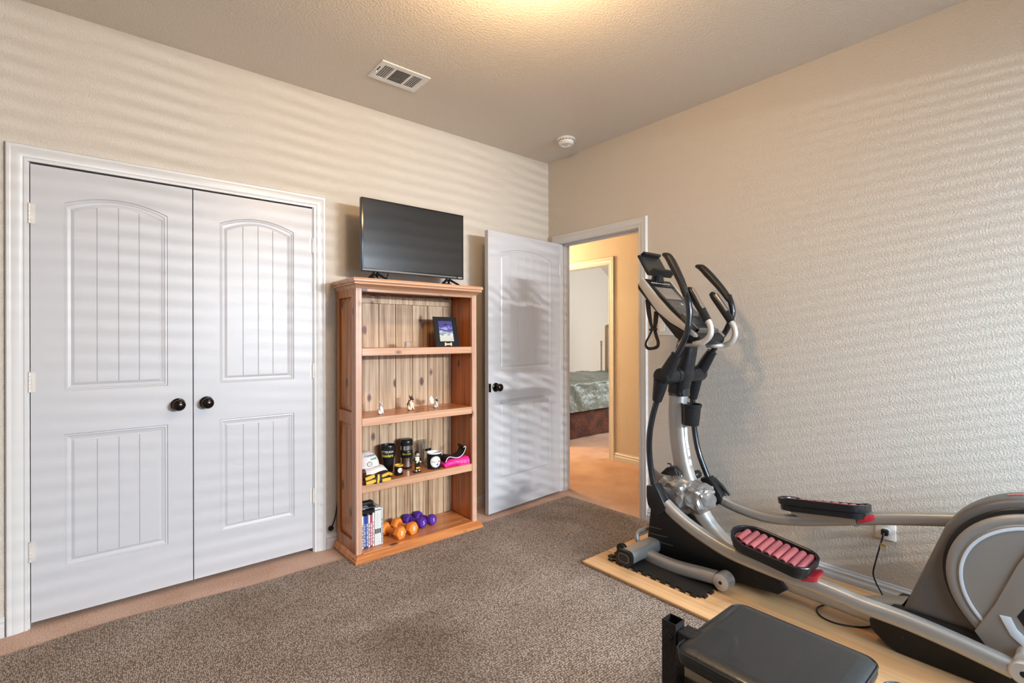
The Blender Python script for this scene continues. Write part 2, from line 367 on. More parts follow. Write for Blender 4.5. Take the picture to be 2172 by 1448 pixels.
# ---- moulded doors
def door_leaf(prefix, P, W, H, z0, T, panels, parent, nt=16):
    """P(s, t, z): s along the door, t out of the front face. panels: (s0, s1, zb, zs, zp, ngroove)"""
    b = MB(); F_ = lambda pts: b.face([P(*q) for q in pts])
    panels = sorted(panels, key=lambda p: p[2]); s0, s1 = panels[0][0], panels[0][1]
    ts = [i/nt for i in range(nt+1)]
    def top(p, d, t): return p[3]+(p[4]-p[3])*(1-(2*t-1)**2)-d
    F_([(0, 0, z0), (s0, 0, z0), (s0, 0, H), (0, 0, H)]); F_([(s1, 0, z0), (W, 0, z0), (W, 0, H), (s1, 0, H)])
    zprev = [z0]*(nt+1)
    for p in panels+[None]:
        cur = [p[2]]*(nt+1) if p else [H]*(nt+1)
        for i in range(nt):
            a, c = s0+(s1-s0)*ts[i], s0+(s1-s0)*ts[i+1]; F_([(a, 0, zprev[i]), (c, 0, zprev[i+1]), (c, 0, cur[i+1]), (a, 0, cur[i])])
        if p: zprev = [top(p, 0, t) for t in ts]
    prof = [(0, 0), (.003, -.0055), (.009, -.0045), (.013, -.0075), (.024, -.0095), (.0245, -.0115), (.036, -.0065)]
    for p in panels:
        rings = []
        for d, dep in prof:
            x0, x1 = p[0]+d, p[1]-d
            rings.append([P(x0+(x1-x0)*t, dep, p[2]+d) for t in ts]+[P(x0+(x1-x0)*t, dep, top(p, d, t)) for t in ts[::-1]])
        b.loft(rings, cap=False)
    # back and edges
    F_([(0, -T, z0), (0, -T, H), (W, -T, H), (W, -T, z0)]); F_([(0, 0, z0), (0, 0, H), (0, -T, H), (0, -T, z0)]); F_([(W, 0, z0), (W, -T, z0), (W, -T, H), (W, 0, H)])
    F_([(0, 0, H), (W, 0, H), (W, -T, H), (0, -T, H)]); F_([(0, 0, z0), (0, -T, z0), (W, -T, z0), (W, 0, z0)])
    bmesh.ops.remove_doubles(b.bm, verts=b.bm.verts, dist=1e-5)
    b.obj('leaf', 'door', parent, angle=5)
    for p in panels:                      # tongue-and-groove field, each board its own strip
        d = .036; x0, x1 = p[0]+d, p[1]-d; n = p[5]; bw = (x1-x0)/n; pan = None
        for k in range(n):
            a, c = x0+k*bw, x0+(k+1)*bw; g = .0022; q = MB()
            ss = [a+(.0 if k == 0 else 0), a+(g if k else 0)]+[a+bw*j/4 for j in (1, 2, 3)]+[c-(g if k < n-1 else 0), c-(.0 if k == n-1 else 0)]
            dp = [-.0065 if k == 0 else -.0098]+[-.0065]*5+[-.0065 if k == n-1 else -.0098]
            tt = [(s-x0)/(x1-x0) for s in ss]
            rings = [[P(s, e, p[2]+d) for s, e in zip(ss, dp)], [P(s, e, top(p, d, t)) for s, e, t in zip(ss, dp, tt)]]
            R_ = [[q.bm.verts.new(v) for v in r] for r in rings]
            for i in range(len(ss)-1): q.bm.faces.new((R_[0][i], R_[0][i+1], R_[1][i+1], R_[1][i]))
            q.obj('panel_board', 'door', parent, angle=5)
def knob(parent, c, n):
    c = Vector(c); n = Vector(n)
    k = MB().lathe([(.0, -.001), (.029, -.001), (.032, .003), (.031, .006), (.026, .009), (.013, .011), (.011, .026), (.013, .030)], c, n, 28).obj('knob_rosette', 'bronze', parent)
    MB().lathe([(.010, .028), (.020, .031), (.0265, .038), (.0285, .046), (.0265, .054), (.018, .061), (.007, .0635), (0, .064)], c, n, 28).obj('door_knob', 'bronze', parent)
def hinge(parent, x, y, z, ax=(1, 0, 0), h=.086):
    b = MB()
    for i in range(5): b.lathe([(.0058, 0), (.0058, h/5-.0008)], (x, y, z-h/2+i*h/5), 'z', 12)
    b.lathe([(.0035, 0), (.0035, .003)], (x, y, z+h/2), 'z', 10)
    a = Vector(ax)
    b.box(x+min(0, a.x*.018), x+max(0, a.x*.018)+.0004, y+.004, y+.0062, z-h/2, z+h/2)
    b.obj('hinge', 'hinge', parent)
d1 = sthing('door_1', (-.236, YA, 0)); YD = YA+.001
up, lo = (1.034, 1.886, 1.930), (.236, .838, .838)
door_leaf('d', lambda s, t, z: (-.2355+s, YD-t, z), .6015, 2.040, .025, .035, [(.108, .496, *up, 4), (.108, .496, *lo, 4)], d1)
knob(d1, (.303, YD, .936), (0, -1, 0))
for z in (1.820, 1.080, .336): hinge(d1, -.2385, YD-.006, z, (1, 0, 0))
d2 = sthing('door_2', (.968, YA, 0))
door_leaf('d', lambda s, t, z: (.3705+s, YD-t, z), .5975, 2.040, .025, .035, [(.118, .494, *up, 4), (.118, .494, *lo, 4)], d2)
knob(d2, (.427, YD, .936), (0, -1, 0))
for z in (1.820, 1.080, .336): hinge(d2, .9705, YD-.006, z, (-1, 0, 0))
# room door standing open against the closet wall
d3 = sthing('door_3', (2.889, 2.866, 0))
H0 = Vector((2.896, 2.858, 0)); E0 = Vector((2.110, 2.795, 0)); du = (H0-E0).normalized(); dn = Vector((du.y, -du.x, 0))
door_leaf('d', lambda s, t, z: E0+du*s+dn*t+Vector((0, 0, z)), (H0-E0).length-.004, 2.036, .018, .035, [(.108, .680, 1.032, 1.886, 1.932, 6), (.108, .680, .226, .818, .818, 6)], d3)
kc = E0+du*.070+Vector((0, 0, .917)); knob(d3, kc, dn); knob(d3, kc-dn*.035, -dn)
lp = MB().box(-.001, .001, -.028, -.006, -.03, .03).obj('latch_plate', 'bronze', d3)
lp.location = E0+Vector((0, 0, .917))-ORG[d3]; lp.rotation_euler = (0, 0, math.atan2(du.y, du.x))
for v in lp.data.vertices: v.co += ORG[d3]
for z in (1.82, 1.05, .28): hinge(d3, H0.x-.002, H0.y+.006-.004, z, (-1, 0, 0))
struct('trim_5', MB().box(XB+.030, XB+.0315+.01, DY0-.0005, DY0+.0012, .88, .95), 'bronze')   # strike plate on the jamb

# ---- hall and bedroom seen through the doorway
HX, HO = 4.10, 3.318
b = MB().box(HX, HX+WT, 1.0, HO, 0, HC).box(HX, HX+WT, 4.12, 5.6, 0, HC).box(HX, HX+WT, HO, 4.12, 2.05, HC)
struct('wall_hall_far', b, 'wall')
struct('wall_hall_near', MB().box(XB+WT-.002, XB+WT, 1.0, DY0-.018, 0, HC).box(XB, XB+WT, YA+WT, 5.6, 0, HC), 'wall')
struct('wall_hall_ends', MB().box(XB+WT, HX, .9, 1.0, 0, HC).box(XB+WT, HX, 5.5, 5.6, 0, HC), 'wall')
casing('trim_6', (HX, HO+.006, 0), (0, 1, 0), (-1, 0, 0), .78, 2.044)
struct('trim_7', MB().box(HX-.001, HX+WT, HO-.001, HO+.014, 0, 2.05).box(HX-.001, HX+WT, 4.105, 4.121, 0, 2.05).box(HX-.001, HX+WT, HO, 4.12, 2.038, 2.052), 'trim')
struct('baseboard_hall', profile_run((HX, 1.0), (HX, HO-.064), (-1, 0), BB), 'trim')
BZ = 3.4
struct('wall_bedroom_far', MB().box(HX+WT, 8.5, 6.2, 6.3, 0, BZ), 'wall')
struct('wall_bedroom_right', MB().box(8.4, 8.5, 1.5, 6.2, 0, BZ), 'wall')
struct('wall_bedroom_near', MB().box(HX+WT, 8.5, 1.4, 1.5, 0, BZ).box(HX+.02, HX+WT, 1.5, 6.2, HC, BZ), 'wall')
struct('ceiling_bedroom', MB().prism([(HX+WT, 3.4), (6.2, 3.4), (7.08, 2.84), (8.45, 1.87), (8.45, 3.5), (HX+WT, 3.5)], 'y', 1.5, 6.25), 'ceil')
# ================================================================ rug on the carpet
rp = [(-0.385, 2.813, 0.008), (-0.308, 2.811, 0.008), (0.058, 2.846, 0.008), (0.605, 2.791, 0.008), (1.113, 2.792, 0.008), (1.899, 2.705, 0.008), (2.870, 2.748, 0.008), (2.876, 2.578, 0.008), (2.895, 2.009, 0.008)]
poly = [(x, y) for x, y, z in rp]
poly[0] = (-.93, 2.82); out = []
for (a, c), (e, f) in zip(poly, poly[1:]):
    n = max(1, int(math.hypot(e-a, f-c)/.06))
    for i in range(n):
        t = i/n; out.append((a+(e-a)*t+random.uniform(-.002, .002), c+(f-c)*t+random.uniform(-.003, .003)))
out += [(2.890, 2.02), (2.890, -.7), (-.93, -.7)]
tag(MB().prism(out, 'z', .001, .009).obj('area_rug', 'rug'), 'large brown-grey looped rug laid over the pinkish carpet', 'rug')
# ================================================================ plywood sheet and foam tile under the machine
py = thing('plywood_sheet', 'pale maple plywood sheet under the exercise machine along the wall', 'board', (2.48, .6, .009))
MB().box(2.062, 2.898, -.6, 1.865, .0185, .027, .0008).obj('top_ply', 'ply', py)
MB().box(2.066, 2.898, -.6, 1.861, .0092, .018, .0008).obj('bottom_ply', 'ply', py)
def teeth(p0, p1, n, out, h=.017):
    p0 = Vector(p0); p1 = Vector(p1); d = (p1-p0)/n; o = Vector(out)*h; r = []
    for i in range(n):
        q = p0+d*i
        r += [q+d*.05, q+d*.25, q+d*.18+o, q+d*.72+o, q+d*.65, q+d*.95]
    return [(v.x, v.y) for v in r]
fp = teeth((2.195, 1.235), (2.765, 1.235), 10, (0, -1))+teeth((2.765, 1.235), (2.765, 1.79), 10, (1, 0))+teeth((2.765, 1.79), (2.195, 1.79), 10, (0, 1))+teeth((2.195, 1.79), (2.195, 1.235), 10, (-1, 0))
ZF = .0272
fm = thing('foam_floor_tile', 'black interlocking foam tile with toothed edges on the plywood', 'mat', (2.48, 1.5, ZF))
MB().prism(fp, 'z', ZF, ZF+.0095).obj('tile_base', 'foam', fm)
b = MB()
for i in range(26):
    for j in range(26):
        cx, cy = 2.205+i*.0218, 1.245+j*.0212; a = .35 if (i+j) % 2 else -1.2
        u = Vector((math.cos(a), math.sin(a)))*.009; v = Vector((-u.y, u.x))*.32
        b.face([(cx+s*u.x+t*v.x, cy+s*u.y+t*v.y, ZF+.0100) for s, t in ((-1, -.4), (0, -1), (1, -.4), (1, .4), (0, 1), (-1, .4))])
tag(b.obj('raised_tread', 'tread', fm), kind='stuff')

# ================================================================ bookshelf
BX0, BX1, BY0, BY1 = 1.105, 1.940, 2.700, 2.990
bs = thing('bookshelf', 'varnished knotty pine bookshelf with four open compartments by the closet', 'bookshelf', (1.52, 2.83, 0))
MB().rects([(BX0-.022, BX1+.022, BY0-.042, BY1, .009), (BX0-.022, BX1+.022, BY0-.042, BY1, .022), (BX0-.016, BX1+.016, BY0-.036, BY1, .026), (BX0-.016, BX1+.016, BY0-.036, BY1, .034),
            (BX0-.006, BX1+.006, BY0-.026, BY1, .044), (BX0-.003, BX1+.003, BY0-.022, BY1, .047)]).obj('plinth_moulding', 'pinex', bs)
MB().rects([(BX0, BX1, BY0-.001, BY1, 1.553), (BX0-.004, BX1+.004, BY0-.008, BY1, 1.562), (BX0-.008, BX1+.008, BY0-.018, BY1, 1.567), (BX0-.010, BX1+.010, BY0-.036, BY1, 1.571), (BX0-.024, BX1+.014, BY0-.044, BY1, 1.576),
            (BX0-.024, BX1+.014, BY0-.044, BY1, 1.581), (BX0-.020, BX1+.012, BY0-.042, BY1, 1.584), (BX0-.030, BX1+.017, BY0-.052, BY1, 1.591), (BX0-.033, BX1+.018, BY0-.053, BY1, 1.600), (BX0-.030, BX1+.015, BY0-.050, BY1, 1.608), (BX0-.028, BX1+.012, BY0-.048, BY1, 1.610)]).obj('crown_moulding', 'pineface', bs)
MB().box(BX0, 1.141, BY0, 2.722, .045, 1.556, .0015).obj('stile', 'pinefacez', bs)
MB().box(1.903, BX1, BY0, 2.722, .045, 1.556, .0015).obj('stile', 'pinefacez', bs)
MB().box(1.141, 1.903, BY0+.003, 2.722, 1.538, 1.556, .0015).obj('header_rail', 'pineface', bs)
for (x, xi, lab) in ((BX0, 1, 0), (BX1, -1, 0)):
    def bx(a, c, y0, y1, z0, z1, bv=.0015): return MB().box(min(x+xi*a, x+xi*c), max(x+xi*a, x+xi*c), y0, y1, z0, z1, bv)
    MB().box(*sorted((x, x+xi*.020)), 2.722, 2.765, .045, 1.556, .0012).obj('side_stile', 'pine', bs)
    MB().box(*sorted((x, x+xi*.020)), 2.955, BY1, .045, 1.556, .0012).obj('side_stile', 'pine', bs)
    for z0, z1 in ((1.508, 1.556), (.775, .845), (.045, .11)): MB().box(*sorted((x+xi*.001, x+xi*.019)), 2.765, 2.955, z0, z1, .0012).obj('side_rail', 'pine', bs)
    for z0, z1 in ((.845, 1.508), (.11, .775)):
        o_ = MB()
        a, c = x+xi*.016, x+xi*.010
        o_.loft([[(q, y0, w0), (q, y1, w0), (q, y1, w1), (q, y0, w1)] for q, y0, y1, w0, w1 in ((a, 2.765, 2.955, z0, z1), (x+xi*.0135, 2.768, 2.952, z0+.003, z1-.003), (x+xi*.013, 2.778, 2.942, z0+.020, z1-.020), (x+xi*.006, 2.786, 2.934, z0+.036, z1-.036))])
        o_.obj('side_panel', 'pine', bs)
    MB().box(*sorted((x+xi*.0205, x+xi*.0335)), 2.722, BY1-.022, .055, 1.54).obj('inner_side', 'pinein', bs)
for z0, z1 in ((1.169, 1.2125), (.766, .8125), (.385, .4325)):
    MB().box(1.1385, 1.9065, 2.7205, 2.966, z0+.012, z1-.0006).obj('shelf_board', 'pinex', bs)
    MB().box(1.1415, 1.9025, BY0+.001, 2.720, z0, z1, .002).obj('shelf_edge', 'pineface', bs)
MB().box(1.1385, 1.9065, BY0-.012, 2.966, .030, .0525, .0012).obj('bottom_board', 'pinex', bs)
bxs = [1.1385, 1.254, 1.367, 1.483, 1.605, 1.722, 1.844, 1.906]
for a, c in zip(bxs, bxs[1:]):
    MB().box(a+.0013, c-.0013, 2.9665, 2.978, .045, 1.545, .003).obj('back_plank', 'back', bs)
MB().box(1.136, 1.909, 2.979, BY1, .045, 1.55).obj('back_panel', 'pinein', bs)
MB().box(1.16, 1.905, 2.952, 2.966, 1.49, 1.538, .002).obj('back_cleat', 'back', bs)

# ================================================================ television
tv = thing('television', 'black flat television standing on top of the pine bookshelf', 'television', (1.52, 2.82, 1.6105))
TX0, TX1, TZ0, TZ1, TY = 1.171, 1.888, 1.664, 2.098, 2.775
b = MB().box(TX0, TX1, TY, TY+.030, TZ0, TZ1, .003, 2)
b.rects([(TX0+.10, TX1-.10, TY+.03, TY+.031, TZ0+.05)]*0) if False else None
b.obj('casing', 'bezel', tv)
MB().box(TX0+.09, TX1-.09, TY+.03, TY+.065, TZ0+.04, TZ1-.16, .012, 2).obj('rear_housing', 'black', tv)
MB().box(TX0+.011, TX1-.011, TY-.0012, TY+.001, TZ0+.022, TZ1-.011).obj('screen', 'screen', tv)
MB().box(TX0+.003, TX1-.058, TY-.004, TY+.001, TZ0+.004, TZ0+.016, .0015).obj('lower_trim', 'house', tv)
text('VIZIO', .014, 'white', tv, lambda x, y: (TX1-.030+x, TY-.0012, TZ0+.010+y), label='white maker lettering')
for fx in (1.265, 1.775):
    b = MB()
    for s in (-1, 1):
        b.sweep([(fx, TY+.015, TZ0+.004), (fx+s*.012, TY+.015-.0+s*0, TZ0-.008), (fx+s*.038, TY-.06*(1 if s > 0 else -1), 1.6165)], [.010, .008, .006], 8, 3, prof=(1, .7))
        b.sweep([(fx, TY+.015, TZ0-.004), (fx+s*.020, TY+.04, 1.632), (fx+s*.040, TY+.09*(1 if s > 0 else -.9), 1.6165)], [.008, .007, .006], 8, 3, prof=(1, .7))
    b.obj('foot', 'black', tv)
tag(MB().sweep([(1.375, 2.85, 1.70), (1.372, 2.86, 1.65), (1.36, 2.95, 1.6135), (1.352, 2.998, 1.613), (1.35, 3.003, 1.5), (1.34, 3.004, 1.2)], .003, 8).obj('power_cord', 'black'), 'thin black cord hanging behind the television', 'cord')

# ================================================================ things on the shelves
Z4, Z3, Z2, Z1 = 1.2125, .8125, .4325, .053
def on(z): return z+.0004
# top compartment
g = thing('glass_block', 'small clear glass block on the top shelf', 'ornament', (1.487, 2.80, on(Z4)))
MB().box(1.463, 1.512, 2.79, 2.812, on(Z4), Z4+.036, .0015).obj('block', 'glass', g)
MB().box(1.466, 1.472, 2.7945, 2.808, Z4+.004, Z4+.030).obj('etched_strip', 'white', g)
fr = thing('picture_frame', 'black upright picture frame with bone ornament on the top shelf', 'picture frame', (1.765, 2.80, on(Z4)))
fx0, fx1 = 1.672, 1.847; fz0, fz1 = on(Z4), Z4+.198; tl = .22
def FP(x, d, z):   # lean back
    return (x, 2.765+(z-fz0)*tl+d, z)
def fbox(x0, x1, z0, z1, d0, d1): 
    return MB().loft([[FP(x0, d, z0), FP(x1, d, z0), FP(x1, d, z1), FP(x0, d, z1)] for d in (d0, d1)])
ix0, ix1, iz0, iz1 = fx0+.031, fx1-.034, fz0+.036, fz1-.026
b = MB()
for a in ((fx0, ix0, fz0, fz1), (ix1, fx1, fz0, fz1), (ix0, ix1, fz0, iz0), (ix0, ix1, iz1, fz1)):
    b.loft([[FP(a[0], d, a[2]), FP(a[1], d, a[2]), FP(a[1], d, a[3]), FP(a[0], d, a[3])] for d in (0, .014)])
b.obj('frame', 'black', fr)
fbox(ix0, ix1, iz0, iz1, .006, .010).obj('photograph', 'photo', fr)
b = MB()
for sx_ in (-1, 1):
    for sz in (-1, 1): b.ball(FP(1.760+sx_*.022, -.003, fz0+.017+sz*.005), .0075, 1, (1, .5, 1))
b.sweep([FP(1.738, -.003, fz0+.017), FP(1.782, -.003, fz0+.017)], .006, 8, 1); b.obj('bone_ornament', 'cream', fr)
MB().loft([[(1.75, 2.80, Z4+.15), (1.77, 2.80, Z4+.15), (1.77, 2.803, Z4+.15), (1.75, 2.803, Z4+.15)], [(1.745, 2.858, on(Z4)), (1.775, 2.858, on(Z4)), (1.775, 2.861, on(Z4)), (1.745, 2.861, on(Z4))]]).obj('easel_leg', 'black', fr)
# figurines
def dog(loc, h, yawd, label, bodym, markm, ears='up', wing=False):
    t = thing('dog_figurine', label, 'figurine', loc, None); L_ = Vector(loc); rz = Matrix.Rotation(math.radians(yawd), 3, 'Z')
    q = lambda x, y, z: L_+rz @ Vector((x, y, z))*h
    b = MB()      # sitting: faces local -y
    b.ball(q(0, .10, .22), .22*h, 2, (.85, 1.0, .95)).ball(q(0, .02, .40), .165*h, 2, (.85, .85, 1.25)).ball(q(0, -.02, .56), .11*h, 2, (.9, .9, 1.2))
    for s in (-1, 1):
        b.sweep([q(s*.09, -.06, .46), q(s*.09, -.14, .25), q(s*.09, -.16, .05)], [.065*h, .05*h, .045*h], 10, 3)
        b.ball(q(s*.09, -.20, .035), .05*h, 1, (1, 1.4, .7)); b.ball(q(s*.17, .03, .14), .14*h, 2, (.7, 1.1, .95)); b.ball(q(s*.18, -.10, .045), .06*h, 1, (.9, 1.5, .7))
    b.sweep([q(0, .28, .10), q(.14, .38, .06), q(.24, .30, .05)], [.05*h, .045*h, .02*h], 8, 3)
    remesh(b.obj('body', bodym, t), .035*h)
    b = MB().ball(q(0, -.06, .76), .125*h, 2, (.95, 1, 1)).sweep([q(0, -.12, .74), q(0, -.22, .70), q(0, -.27, .69)], [.08*h, .06*h, .045*h], 10, 3)
    remesh(b.obj('head', bodym if wing is None else markm, t), .03*h)
    b = MB()
    for s in (-1, 1):
        if ears == 'up': b.lathe([(.055*h, 0), (.045*h, .06*h), (.004*h, .17*h)], q(s*.085, -.03, .83), rz @ Vector((s*.25, .05, 1)), 8)
        else: b.lathe([(.03*h, 0), (.06*h, .10*h), (.004*h, .26*h)], q(s*.08, -.02, .82), rz @ Vector((s*.55, 0, 1)), 8)
    b.obj('ears', markm, t)
    MB().ball(q(0, -.275, .705), .028*h, 1).obj('nose', 'black', t)
    return t, q
t, q = dog((1.520, 2.835, on(Z3)), .098, 12, 'tan and black sitting shepherd dog figurine, largest of the three', 'cream', 'brownfur')
remesh(MB().ball(q(0, .16, .30), .21*.098, 2, (.75, .85, 1.0)).ball(q(0, .10, .50), .14*.098, 2, (.85, .8, 1.2)).obj('black_saddle', 'brownfur', t), .004)
MB().lathe([(.115*.098, 0), (.122*.098, .015*.098), (.115*.098, .05*.098)], q(0, -.02, .60), 'z', 14).obj('collar', 'steel', t)
t, q = dog((1.300, 2.80, on(Z3)), .078, 20, 'small white long-eared dog figurine at the left of its shelf', 'white', 'greypl', 'out')
t, q = dog((1.695, 2.815, on(Z3)), .066, 15, 'small dark figurine with white butterfly wings on the right', 'greypl', 'brownfur', 'up')
h = .066
MB().loft([[q(-.1, .2, .5), q(-.14, .24, .9), q(-.42, .27, 1.22), q(-.62, .27, .95), q(-.52, .26, .55), q(-.25, .24, .38)], [q(-.1, .23, .5), q(-.14, .27, .9), q(-.42, .30, 1.22), q(-.62, .30, .95), q(-.52, .29, .55), q(-.25, .27, .38)]]).obj('wing', 'white', t)
MB().loft([[q(.1, .2, .5), q(.14, .24, .8), q(.35, .27, .98), q(.45, .27, .8), q(.35, .26, .5)], [q(.1, .23, .5), q(.14, .27, .8), q(.35, .30, .98), q(.45, .30, .8), q(.35, .29, .5)]]).obj('wing', 'white', t)

# drinkware; lettering wraps round the cylinder and faces the camera
def wrap(c, r, z, face, taper=0):
    return lambda x, y: (c[0]+(r+taper*y)*math.sin(face+x/r), c[1]-(r+taper*y)*math.cos(face+x/r), z+y)
def emblem(parent, tf, r, name='team_emblem'):
    """round white badge with three four-pointed stars and small word"""
    def disc(rr, m, off, n=28, cx=0, cy=0):
        b = MB(); b.face([tf(cx+rr*math.cos(2*math.pi*i/n), cy+rr*math.sin(2*math.pi*i/n), off) for i in range(n)]); return b.obj(name, m, parent, angle=180)
    def grid(rr, m, off):
        b = MB(); n = 24; rings = [[tf(rr*k/4*math.cos(2*math.pi*i/n), rr*k/4*math.sin(2*math.pi*i/n), off) for i in range(n)] for k in (.02, 1, 2, 3, 4)]
        b.loft(rings, cap=False); return b.obj(name, m, parent, angle=180)
    grid(r, 'greypl', .0004); grid(r*.86, 'white', .0008)
    for cx, cy, m in ((.30, .50, 'gold'), (.62, .02, 'redp'), (.30, -.46, 'blue')):
        pts = []
        for i in range(16):
            a = 2*math.pi*i/16; rr = .38*r*(1 if i % 4 == 0 else (.42 if i % 2 else .32)); pts.append(tf(cx*r+rr*math.cos(a), cy*r+rr*math.sin(a), .0013))
        b = MB(); c0 = tf(cx*r, cy*r, .0013)
        for i in range(16): b.face([c0, pts[i], pts[(i+1) % 16]])
        b.obj('emblem_star', m, parent, angle=180)
    text('Steelers', r*.32, 'black', parent, lambda x, y: tf(x-r*.28, y+r*.02, .0013))
zb = on(Z2)
FACE = -.45     # turn of printed fronts toward the room's corner
def cyl_tf(c, r, z, face):
    def f(x, y, off=0): a = face+x/r; return (c[0]+(r+off)*math.sin(a), c[1]-(r+off)*math.cos(a), z+y)
    return f
t = thing('travel_tumbler', 'black flared tumbler with white and gold lettering behind the cap', 'tumbler', (1.393, 2.895, zb)); c = (1.393, 2.895)
MB().lathe([(0, 0), (.031, 0), (.033, .003), (.034, .04), (.036, .070), (.042, .095), (.0445, .11), (.0465, .150), (.044, .150), (.040, .10), (0, .1)], (*c, zb), 'z', 30).obj('cup', 'black', t)
MB().lathe([(.0445, .148), (.0485, .149), (.0490, .158), (.0470, .166), (.0440, .165), (.043, .156), (0, .155)], (*c, zb), 'z', 30).obj('lid', 'black', t)
f = cyl_tf(c, .0462, zb+.128, FACE-.1); text('PITTSBURGH', .019, 'white', t, lambda x, y: f(x, y, .0007), sx=.72)
f = cyl_tf(c, .0450, zb+.105, FACE-.1); text('Steelers', .029, 'gold', t, lambda x, y: f(x, y, .0012+y*.04), sx=.80)
t = thing('thermal_mug', 'tall steel and black thermal mug with gold lettering and screw lid', 'mug', (1.520, 2.895, zb)); c = (1.520, 2.895)
MB().lathe([(0, 0), (.036, 0), (.037, .003), (.037, .012), (0, .012)], (*c, zb), 'z', 30).obj('base_ring', 'black', t)
MB().lathe([(.0365, .012), (.038, .066), (.038, .150), (0, .150)], (*c, zb), 'z', 30).obj('steel_body', 'steel', t)
MB().lathe([(.0385, .070), (.0420, .078), (.0420, .112), (.0395, .118), (.0385, .119)], (*c, zb), 'z', 30, False).obj('black_band', 'black', t)
MB().lathe([(.038, .146), (.0425, .147), (.0425, .160), (.041, .161), (.041, .165), (.0425, .166), (.0425, .177), (.040, .180), (.036, .186), (.028, .188), (0, .188)], (*c, zb), 'z', 30).obj('lid', 'black', t)
f = cyl_tf(c, .0421, zb+.096, FACE); text('Steelers', .019, 'gold', t, lambda x, y: f(x, y, .0007), sx=.95)
t = thing('drinking_glass', 'clear flared drinking glass with a red print beside the thermal mug', 'glass', (1.664, 2.905, zb)); c = (1.664, 2.905)
MB().lathe([(0, 0), (.032, 0), (.034, .004), (.046, .155), (.0445, .155), (.0325, .010), (0, .009)], (*c, zb), 'z', 32).obj('glass', 'glass', t)
f = cyl_tf(c, .0415, zb+.098, .1)
b = MB(); n = 20; b.loft([[f(.030*k*math.cos(2*math.pi*i/n), .012*k*math.sin(2*math.pi*i/n), .0006) for i in range(n)] for k in (.02, 1)], cap=False); b.obj('printed_oval', 'black', t, angle=180)
b = MB(); b.loft([[f(.012*k*math.cos(2*math.pi*i/n), -.016+.008*k*math.sin(2*math.pi*i/n), .0009) for i in range(n)] for k in (.02, 1)], cap=False); b.obj('printed_badge', 'redp', t, angle=180)
t = thing('mini_mug', 'tiny black shot mug with yellow inside and round badge', 'mug', (1.405, 2.775, zb)); c = (1.405, 2.775)
MB().lathe([(0, 0), (.0245, 0), (.0255, .002), (.0265, .058), (.0240, .060), (.0235, .010), (0, .009)], (*c, zb), 'z', 26).obj('cup', 'black', t)
MB().lathe([(.0268, .055), (.0272, .061), (.0240, .062), (.0230, .054), (.0230, .02)], (*c, zb), 'z', 26, False).obj('yellow_rim', 'yellow', t)
ft = cyl_tf(c, .0262, zb+.032, -.12); emblem(t, ft, .0155)
t = thing('coffee_mug', 'short black mug with white inside and large round badge', 'mug', (1.655, 2.775, zb)); c = (1.655, 2.775)
MB().lathe([(0, 0), (.040, 0), (.044, .003), (.0455, .03), (.0465, .098), (.0440, .100), (.0425, .012), (0, .01)], (*c, zb), 'z', 32).obj('cup', 'black', t)
MB().lathe([(.0468, .096), (.0470, .100), (.0455, .103), (.0430, .100), (.0415, .014), (0, .0125)], (*c, zb), 'z', 32, False).obj('white_lining', 'white', t)
MB().sweep([(1.665, 2.818, zb+.085), (1.668, 2.845, zb+.078), (1.669, 2.850, zb+.05), (1.668, 2.840, zb+.026), (1.664, 2.816, zb+.022)], .006, 10, 4).obj('handle', 'black', t)
ft = cyl_tf(c, .0462, zb+.048, -.30); emblem(t, ft, .036)
# small footballer figurine
t = thing('footballer_figurine', 'small black and gold footballer figurine with oversized helmet', 'figurine', (1.519, 2.752, zb)); c = Vector((1.519, 2.752, zb))
b = MB().box(c.x-.024, c.x+.024, c.y-.014, c.y+.014, zb, zb+.006, .002); b.obj('base', 'black', t)
b = MB()
for s in (-1, 1):
    b.sweep([c+Vector((s*.008, 0, .012)), c+Vector((s*.010, -.002, .030)), c+Vector((s*.007, 0, .052))], [.006, .007, .009], 10, 3)
b.ball(c+Vector((0, 0, .055)), .014, 2, (1, .8, .8)); remesh(b.obj('trousers', 'black', t), .0025)
b = MB()
for s in (-1, 1): b.ball(c+Vector((s*.010, -.006, .011)), .007, 1, (1, 1.7, .8))
b.obj('shoes', 'white', t)
remesh(MB().ball(c+Vector((0, 0, .076)), .017, 2, (1, .75, 1.1)).ball(c+Vector((0, 0, .090)), .014, 2, (1.3, .8, .6)).obj('jersey', 'cream', t), .0025)
for s in (-1, 1): MB().sweep([c+Vector((s*.016, 0, .090)), c+Vector((s*.024, -.006, .078)), c+Vector((s*.014, -.018, .068))], [.006, .0055, .005], 8, 3).obj('arm', 'black', t)
b = MB()
for s in (-1, 1): b.ball(c+Vector((s*.013, -.019, .067)), .006, 1)
b.obj('hands', 'white', t)
MB().ball(c+Vector((0, -.003, .115)), .011, 2).obj('face', 'cream', t)
MB().ball(c+Vector((0, .001, .118)), .0155, 2, (.85, 1, 1.1)).obj('helmet', 'black', t)
b = MB()
for dz in (-.006, .0, .006): b.sweep([c+Vector((-.011, -.008, .112+dz)), c+Vector((0, -.018, .112+dz)), c+Vector((.011, -.008, .112+dz))], .0011, 6, 3)
b.obj('face_guard', 'white', t); MB().box(c.x-.013, c.x+.013, c.y-.0125, c.y-.009, zb+.024, zb+.034, .001).obj('gold_band', 'yellow', t)
